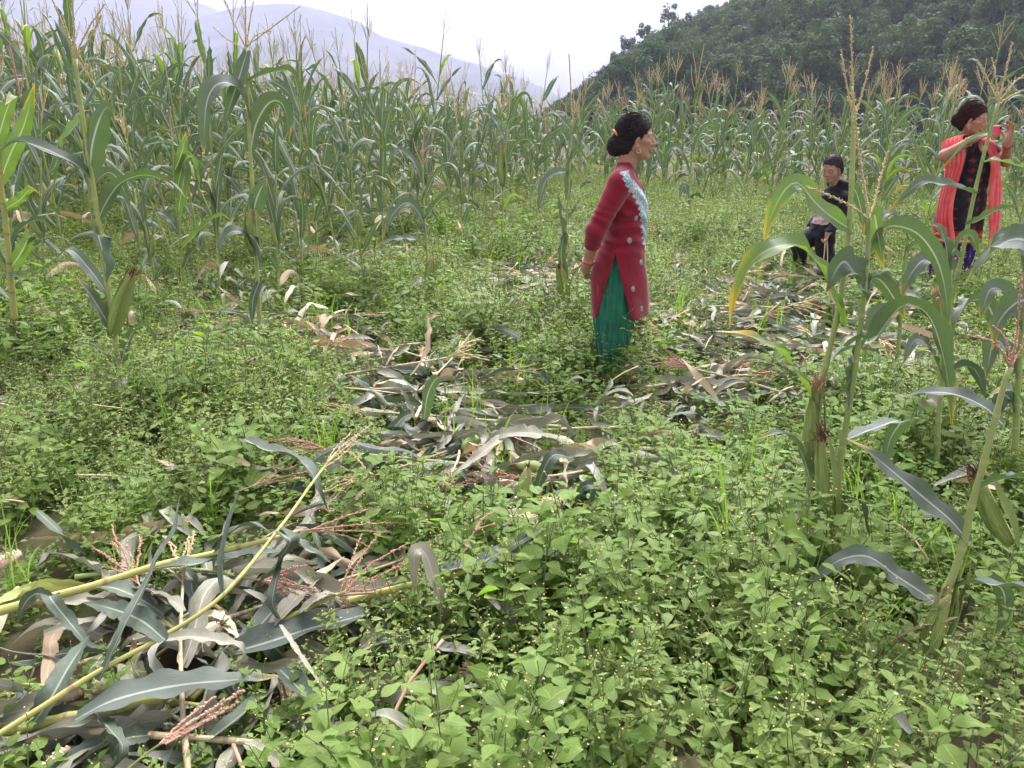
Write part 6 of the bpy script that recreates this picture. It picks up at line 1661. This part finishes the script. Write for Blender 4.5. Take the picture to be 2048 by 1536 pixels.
def world_bvh(V, Fc, loc, yaw):
    Rm = np.array(Matrix.Rotation(yaw, 3, 'Z') @ Matrix.Rotation(TILT1, 3, 'Y')); Wv = V @ Rm.T + loc
    return BVHTree.FromPolygons([Vector(v) for v in Wv], [tuple(f) for f in Fc]), Rm
bv, Rw = world_bvh(TV, TF, b1, YAW1)
for (px, py) in ((1272, 437), (1259, 481), (1282, 525), (1266, 578), (1283, 618), (1246, 596)):
    d = ray(px, py); h_, n_, i_, ds = bv.ray_cast(Vector((0, 0, CAMH)), Vector(d).normalized())
    if h_ is None: continue
    c = (np.array(h_) - b1) @ Rw; n_ = np.array(n_) @ Rw; u = nrm(np.cross(n_, [0, 0, 1.0])); v = np.cross(n_, u)
    mb = MB(); V = [c + n_ * .0055]
    for k, (rr, hh) in enumerate(((.005, .004), (.007, .0015), (.0115, .0035), (.0135, .001), (.0135, -.004))):
        for j in range(16):
            a = j * math.pi / 8; q = rr * (1 + (.14 * math.cos(a * 8) if k in (2, 3) else 0)); V.append(c + n_ * hh + (u * math.cos(a) + v * 1.25 * math.sin(a)) * q)
    Fc = [(0, 1 + j, 1 + (j + 1) % 16) for j in range(16)] + [(1 + k * 16 + j, 1 + (k + 1) * 16 + j, 1 + (k + 1) * 16 + (j + 1) % 16, 1 + k * 16 + (j + 1) % 16) for k in range(4) for j in range(16)]
    mb.add(V, Fc); mb.obj('sequin_motif', M['silver_motif'], tun)
# trousers
F = Sdf((-.22, -.26, .03), (.24, .26, .86), .0045)
def pl(sg):
    return lambda th, Z, x, y: (.0060 * np.sin(th * 10 + 5.0 * Z + 1.6 * np.sin(Z * 6 + th) + sg) + .0038 * np.sin(th * 19 - Z * 8 + 2 * np.sin(Z * 9))) * np.clip((Z - .05) / .25, 0.25, 1)
for sg in (1, -1):
    F.loft([(.045, -.002, .060 * sg, .062, .056), (.10, .0, .064 * sg, .074, .060), (.22, .004, .078 * sg, .094, .082), (.40, .008, .082 * sg, .112, .084), (.56, .010, .076 * sg, .112, .076), (.68, .018, .065 * sg, .110, .074), (.80, .04, .05 * sg, .085, .07)], k=.012, pleat=pl(sg))
tro, _, _ = F.mesh('trousers', M['green_trousers'], w1)

# ---- the woman holding up a phone
Y2 = 6.75
b2 = gnd(1890, 586); Y2 = b2[1]; b2[2] = float(terr(b2[0], b2[1]))
w2 = thing('person', b2); YB = R(-52)
tag(w2, 'woman in a black tunic with a coral red scarf photographing with her phone', 'person')
J = lambda px, py, dy=0.0: at(px, py, Y2 + dy) - b2
rot2 = lambda x, y, z: np.array([x * math.cos(YB) - y * math.sin(YB), x * math.sin(YB) + y * math.cos(YB), z])
HC2 = J(1946, 237, -.06); HR2 = rotm(R(-44), R(10), R(0)); HS2 = 1.04
neck2 = rot2(.0, 0, 1.235)
F = Sdf((-.40, -.48, -.01), (.52, .36, 1.62), .0058)
F.loft([(.80, .0, 0, .13, .165), (.95, 0, 0, .115, .145), (1.10, .005, 0, .12, .155), (1.20, 0, 0, .085, .165), (1.26, 0, 0, .05, .10), (1.275, 0, 0, .04, .06)], YB, .03)
for sg in (1, -1):
    F.chain([rot2(.0, .085 * sg, .84), rot2(.01, .09 * sg, .46), rot2(-.01, .085 * sg, .08)], [.095, .06, .036], .03)
    F.chain([rot2(-.03, .085 * sg, .035), rot2(.11, .10 * sg, .022), rot2(.15, .105 * sg, .016)], [.034, .03, .02], .015)
P2 = head_sdf(F, HC2, HR2, HS2, neck2, .052)
S2R, S2L = rot2(.0, -.155, 1.225), rot2(.0, .155, 1.225)
E2R, E2L = J(1889, 311, -.20), J(2012, 322, -.06)
W2R, W2L = J(1949, 277, -.36), J(2016, 283, -.29)
F.chain([S2R, E2R, W2R], [.054, .044, .028], .02); F.chain([S2L, E2L, W2L], [.054, .044, .028], .02)
PH = J(1992, 262, -.36)                                        # phone
face_n = rot2(1, 0, 0) * .9 + np.array([.1, -.3, 0]); face_n[2] = .06; face_n = nrm(face_n)
ph_u = nrm(np.cross([0, 0, 1.0], face_n)); ph_v = np.cross(face_n, ph_u)
if ph_u[0] < 0: ph_u = -ph_u
hand_sdf(F, W2R, nrm(PH - ph_u * .055 + face_n * .012 - W2R), ph_u * .6 + np.array([0, 0, -.6]) + face_n * .2, -face_n, (.42, .46, .55, .7), .95, .05, .6)
hand_sdf(F, W2L, nrm(np.array([-.02, -.12, 1.0])), -ph_u * .8 - face_n * .35, -face_n - ph_u * .5, (.55, .3, .22, .15), .95, .12, .9)
body2, V_, F_ = F.mesh('body', M['skin_woman_two'], w2, {'lips': face_attr(HC2, HR2, HS2, LIPS), 'brow': face_attr(HC2, HR2, HS2, BROWS + LASH), 'bindi': face_attr(HC2, HR2, HS2, [(.086, 0, .030, .03, .0045, .0055), (.083, 0, .060, .03, .004, .012)])})
eyes(P2, HS2, body2)
ring('bangle', W2R * .8 + E2R * .2, W2R - E2R, .037, .0045, 'red_bangle', body2); ring('bangle', W2L * .86 + E2L * .14, W2L - E2L, .037, .0045, 'red_bangle', body2)
for sg in (1, -1): ring('earring', P2(.016, .081 * sg, -.066), HR2 @ np.array([.2, 1, 0]), .008, .0022, 'gold', body2, 12)
tt = np.linspace(-2.2, 2.2, 15); nk = [rot2(.058 * math.cos(a) + .022, .062 * math.sin(a), 1.235 - .055 * math.cos(a)) for a in tt]
mb = MB(); tube(mb, np.array(nk), .0035, 5); mb.obj('necklace', M['red_bangle'], body2)
F, P = hair(HC2, HR2, HS2, [(-.14, -.06), (-.085, -.035), (-.062, -.016), (-.030, .016), (-.005, .042), (.03, .064), (.065, .078), (.10, .115), (.2, .2)],
            [bun((-.104, -.008, -.030), (.040, .050, .052), (-.08, 0, .0), .034), lambda F, P: F.ell(P(-.02, 0, .075), (.06, .06, .048), None, .03)], (.102, .084, .092))
hair2, HV, HF = F.mesh('hair', M['hair_brown'], body2)
strands(HV, HF, HC2, HR2, HS2, P(-.10, 0, -.01), 700, 6, hair2, 'hair_brown', .08, .0016)
# black tunic
F = Sdf((-.40, -.42, .42), (.46, .40, 1.36), .0055)
fo2 = lambda th, Z, x, y: .005 * np.sin(th * 6 + Z * 6) * np.clip((.95 - Z) / .4, 0, 1) + .003 * np.sin(Z * 50 + th * 5) * np.exp(-((Z - .92) / .12) ** 2)
F.loft([(.445, .0, 0, .185, .245), (.60, .0, 0, .182, .238), (.78, .0, 0, .176, .222), (.93, 0, 0, .160, .195), (1.08, .012, 0, .162, .188), (1.16, .008, 0, .130, .185), (1.225, 0, 0, .090, .178), (1.265, 0, 0, .062, .10)], YB, .02, fo2)
F.chain([rot2(0, -.12, 1.235), S2R, S2R * .45 + E2R * .55], [.07, .075, .066], .02); F.chain([rot2(0, .12, 1.235), S2L, S2L * .5 + E2L * .5], [.07, .075, .066], .02)
F.cap(neck2 - [0, 0, .02], HC2, .058, .062, .006, 'sub'); F.ell(rot2(.10, 0, 1.215), (.075, .075, .095), None, .008, 'sub')
tun2, T2V, T2F = F.mesh('tunic', M['black_tunic'], w2, {'across': lambda V: (V @ np.array([-math.sin(YB), math.cos(YB), 0])) + .5})
F = Sdf((-.36, -.36, .03), (.36, .36, .62), .0058)
for sg in (1, -1):
    F.loft([(.05, .0, .085 * sg, .075, .078), (.12, .0, .095 * sg, .105, .100), (.30, .0, .10 * sg, .125, .105), (.60, 0, .09 * sg, .13, .11)], YB, .012, lambda th, Z, x, y: .008 * np.sin(th * 9 + Z * 8) + .004 * np.sin(th * 17 - Z * 14))
F.mesh('trousers', M['printed_trousers'], w2)
# scarf: two hanging panels joined round the back of the neck
def panel(rows, parent, name, mat, amp=.012, seed=0, folds=5):
    """rows: (edge a, edge b) top to bottom; a pleated cloth strip with real thickness."""
    rs_ = np.random.RandomState(seed); nr, nc = 60, 22
    A = resample(np.array([r[0] for r in rows]), nr); B = resample(np.array([r[1] for r in rows]), nr)
    S = np.linspace(0, 1, nc); V = np.zeros((nr, nc, 3)); up = np.array([0, -1.0, 0])
    for i in range(nr):
        acr = B[i] - A[i]; n_ = nrm(np.cross(acr, [0, 0, 1.0])); 
        if n_[1] > 0: n_ = -n_
        bow = .028 * np.sin(S * np.pi)
        w_ = amp * (np.sin(S * folds * 2 * np.pi + 1.4 * math.sin(i * .09 + seed)) + .5 * np.sin(S * folds * 4.3 * np.pi + i * .12))
        V[i] = A[i] + np.outer(S, acr) + np.outer(bow + w_, n_)
        if i == nr - 1 or i == nr - 2: V[i, :, 2] += rs_.uniform(-.012, .004, nc)
    N_ = np.zeros_like(V); du = np.gradient(V, axis=1); dv = np.gradient(V, axis=0); N_ = nrm(np.cross(du, dv))
    V2 = V - N_ * .004; mb = MB()
    Fc = [(i * nc + j, i * nc + j + 1, (i + 1) * nc + j + 1, (i + 1) * nc + j) for i in range(nr - 1) for j in range(nc - 1)]
    k = nr * nc; Fb = [tuple(q + k for q in f)[::-1] for f in Fc]
    ed = [(i * nc + j) for i, j in [(0, j) for j in range(nc)] + [(i, nc - 1) for i in range(1, nr)] + [(nr - 1, j) for j in range(nc - 2, -1, -1)] + [(i, 0) for i in range(nr - 2, 0, -1)]]
    Fe = [(ed[q], ed[q] + k, ed[(q + 1) % len(ed)] + k, ed[(q + 1) % len(ed)]) for q in range(len(ed))]
    mb.add(np.concatenate([V.reshape(-1, 3), V2.reshape(-1, 3)]), Fc + Fb + Fe)
    return mb.obj(name, M[mat], parent)
panelL = [(rot2(-.11, -.13, 1.22), rot2(-.10, -.03, 1.27)), (rot2(-.02, -.175, 1.305), rot2(-.03, -.06, 1.315)), (J(1884, 284, -.13), J(1925, 274, -.17)), (J(1888, 322, -.20), J(1932, 305, -.24)), (J(1890, 345, -.20), J(1926, 335, -.26)), (J(1885, 372, -.18), J(1914, 372, -.27)), (J(1878, 400, -.18), J(1906, 402, -.28)), (J(1873, 432, -.18), J(1903, 434, -.28)), (J(1876, 462, -.18), J(1906, 462, -.28)), (J(1899, 494, -.22), J(1911, 494, -.28))]
sc1 = panel(panelL, w2, 'scarf', 'coral_scarf', .010, 1, 5)
panelR = [(rot2(-.10, .02, 1.27), rot2(-.10, .13, 1.22)), (rot2(-.03, .05, 1.318), rot2(-.02, .165, 1.30)), (J(1958, 276, -.20), J(1984, 284, -.12)), (J(1974, 296, -.22), J(1992, 308, -.12)), (J(1984, 330, -.22), J(1996, 340, -.10)), (J(1982, 365, -.22), J(2000, 372, -.08)), (J(1979, 400, -.22), J(2000, 405, -.06)), (J(1978, 440, -.21), J(1998, 436, -.05)), (J(1974, 494, -.20), J(1990, 466, -.05))]
panel(panelR, sc1, 'scarf_end', 'coral_scarf', .009, 2, 4)
# phone
ph = thing('phone', b2 + PH)
def rbox(mb, u, v, n_, hx, hy, hz, r, c=(0, 0, 0)):
    V = []; k = 5
    out = []
    for cx_, cy_, a0 in ((hx - r, hy - r, 0), (-hx + r, hy - r, 90), (-hx + r, -hy + r, 180), (hx - r, -hy + r, 270)):
        for j in range(k): a = R(a0 + 90 * j / (k - 1)); out.append((cx_ + r * math.cos(a), cy_ + r * math.sin(a)))
    m_ = len(out); c = np.array(c)
    for z, q in ((-hz, .94), (-hz * .5, 1), (hz * .5, 1), (hz, .94)):
        V += [c + u * x * q + v * y * q + n_ * z for x, y in out]
    Fc = [tuple(range(m_))[::-1], tuple(range(3 * m_, 4 * m_))] + [(l * m_ + j, l * m_ + (j + 1) % m_, (l + 1) * m_ + (j + 1) % m_, (l + 1) * m_ + j) for l in range(3) for j in range(m_)]
    mb.add(V, Fc)
mb = MB(); rbox(mb, ph_u, ph_v, face_n, .076, .038, .005, .010); mb.obj('case', M['phone_red'], ph, False)
mb = MB(); rbox(mb, ph_u, ph_v, face_n, .014, .009, .002, .004, ph_u * .055 + ph_v * .022 + face_n * .0065); mb.obj('camera_lens', M['phone_lens'], ph, False)
mb = MB(); rbox(mb, ph_u, ph_v, face_n, .070, .033, .001, .006, -face_n * .0056); mb.obj('screen', M['phone_lens'], ph, False)
tag(ph, 'red phone held sideways between the hands of the woman in the coral scarf', 'phone')

# ---- the boy in black
b3 = gnd(1655, 566); Y3 = b3[1]; b3[2] = float(terr(b3[0], b3[1]))
w3 = thing('person', b3)
tag(w3, 'small boy in a black hoodie and trousers stepping high through the weeds', 'person')
J = lambda px, py, dy=0.0: at(px, py, Y3 + dy) - b3
YC = R(206)
HC3 = J(1665, 336, -.03); HR3 = rotm(R(218), R(20), 0); HS3 = .95
rot3 = lambda x, y, z, o=(0, 0): np.array([x * math.cos(YC) - y * math.sin(YC) + o[0], x * math.sin(YC) + y * math.cos(YC) + o[1], z])
hip = J(1645, 462, 0); chest = J(1668, 395, .02); neck3 = J(1672, 372, .02)
F = Sdf((-.42, -.36, -.01), (.30, .34, 1.30), .005)
F.chain([hip, (hip + chest) / 2, chest, neck3 - [0, 0, .03]], [.085, .085, .085, .045], .03)
ShL, ShR = J(1692, 397, -.10), J(1655, 396, .12)
F.cap(chest, ShL, .05, .042, .02); F.cap(chest, ShR, .05, .042, .02)
ElL, WrL = J(1680, 440, -.14), J(1655, 468, -.20); ElR, WrR = J(1640, 430, .16), J(1622, 452, .10)
F.chain([ShL, ElL, WrL], [.040, .033, .022], .015); F.chain([ShR, ElR, WrR], [.040, .033, .022], .015)
tipsL = hand_sdf(F, WrL, nrm(J(1651, 482, -.20) - WrL), np.array([-.9, -.1, 0]), np.array([-.3, -1, 0]), (1.15, 1.2, 1.25, 1.3), .68, .02, .5, .8)
hand_sdf(F, WrR, np.array([-.5, -.2, -.8]), np.array([.5, -.5, 0]), np.array([-.3, -.9, 0]), (.5, .5, .5, .5), .68)
HpR, KnR, AnR = J(1634, 468, .07), J(1598, 487, .0), J(1602, 536, .08)
HpL, KnL, AnL = J(1650, 470, -.06), J(1650, 515, -.09), J(1658, 560, -.02)
F.chain([HpR, KnR, AnR], [.070, .052, .032], .02); F.chain([HpL, KnL, AnL], [.070, .052, .032], .02)
for an in (AnR, AnL): F.chain([an + rot3(-.02, 0, -.03), an + rot3(.09, 0, -.045), an + rot3(.13, 0, -.05)], [.03, .026, .018], .012)
P3 = head_sdf(F, HC3, HR3, HS3, neck3, .044, True)
body3, _, _ = F.mesh('body', M['skin_boy'], w3, {'lips': face_attr(HC3, HR3, HS3, LIPS), 'brow': face_attr(HC3, HR3, HS3, BROWS + LASH)})
eyes(P3, HS3, body3)
F, P = hair(HC3, HR3, HS3, [(-.10, -.07), (-.07, -.035), (-.03, -.034), (-.012, -.008), (.010, .022), (.02, .042), (.05, .064), (.085, .09), (.2, .2)], (), (.0955, .0762, .0875), (-.0125, 0, .033), .004, .0006)
hair3, HV, HF = F.mesh('hair', M['hair_short'], body3)
strands(HV, HF, HC3, HR3, HS3, None, 900, 8, hair3, 'hair_short', .028, .0016)
F = Sdf((-.36, -.36, .50), (.30, .34, 1.10), .005)
F.chain([hip + [0, 0, -.005], (hip + chest) / 2 + [-.005, 0, 0], chest, neck3 - [0, 0, .05]], [.110, .115, .110, .075], .03)
F.cap(chest + [0, 0, .005], ShL, .068, .058, .02); F.cap(chest + [0, 0, .005], ShR, .068, .058, .02)
cu = WrL * .9 + ElL * .1
F.chain([ShL, ElL, cu], [.058, .050, .038], .015); F.chain([ShR, ElR, WrR], [.058, .050, .038], .015)
hc = neck3 + rot3(-.035, 0, -.005)
for k in range(14):                                             # hood lying in a thick roll round the neck
    a0, a1 = R(-150 + 300 * k / 14 + 180), R(-150 + 300 * (k + 1) / 14 + 180)
    q = lambda a: hc + rot3(.062 * math.cos(a), .070 * math.sin(a), .012 - .018 * math.cos(a - math.pi))
    F.cap(q(a0), q(a1), .032 + .010 * abs(math.cos((a0 - math.pi) / 2)), None, .012)
F.ell(neck3 + rot3(-.090, 0, -.045), (.055, .055, .065), None, .02)
F.cap(neck3 + [0, 0, -.02], HC3, .046, .052, .004, 'sub')
F.put((-.36, -.36, .50), (.3, .34, .62), lambda X, Y, Z: Z - (hip[2] - .045) + .02 * X + 0 * Y, .006, 'sub')
sl, X, Y, Z = F.block((-.36, -.36, .50), (.3, .34, 1.1)); F.F += (.003 * np.sin(Z * 75 + X * 30 + 2 * np.sin(Y * 25)) + .0022 * np.sin(X * 60 - Z * 40)).astype(np.float32)
def pouch(V):
    w_ = V + b3 - [0, 0, CAMH]; zc = w_[:, 1] * _cp - w_[:, 2] * _sp
    px = 1024 + FPX * w_[:, 0] / zc; py = 768 - FPX * (w_[:, 1] * _sp + w_[:, 2] * _cp) / zc
    return ((np.abs((px - 1640) / 19) ** 3 + np.abs((py - 438 - .10 * (px - 1640)) / 11.5) ** 3 < 1) & (V[:, 1] < hip[1] + .03)).astype(float)
F.mesh('hoodie', M['black_hoodie'], w3, {'pouch': pouch})
F = Sdf((-.42, -.30, .02), (.26, .32, .72), .005)
F.cap(hip, (HpR + HpL) / 2, .108, .105, .03)
F.chain([HpR, KnR, AnR + (KnR - AnR) * .1], [.092, .078, .050], .025); F.chain([HpL, KnL, AnL + (KnL - AnL) * .1], [.092, .075, .050], .025)
sl, X, Y, Z = F.block((-.42, -.30, .02), (.26, .32, .72)); F.F += (.003 * np.sin(Z * 60 + X * 45) + .0025 * np.sin(X * 85 - Z * 30 + Y * 30)).astype(np.float32)
F.mesh('trousers', M['black_joggers'], w3)
for k, (dx, label) in enumerate(((-.012, 'left one of two pale straws hanging from the hand of the boy'), (.014, 'right one of two pale straws hanging from the hand of the boy'))):
    p0 = J(1652, 478, -.215) + [dx * .5, 0, .0]; p1 = J(1650, 530, -.20) + [dx * 1.6, 0, 0]
    st = thing('straw', b3 + p0); mb = MB(); tube(mb, resample([p0 - p0, (p1 - p0) * .5 + [.003, 0, 0], p1 - p0], 8), np.linspace(.0058, .0045, 8), 6)
    mb.obj('stem', M['straw_pale'], st)
    mb = MB(); tube(mb, resample([(p1 - p0) * .98, (p1 - p0) * 1.06 + [dx * .3, 0, 0]], 4), [.005, .007, .006, .002], 5); mb.obj('frayed_tip', M['tassel_tan'], st)
    tag(st, label, 'straw')
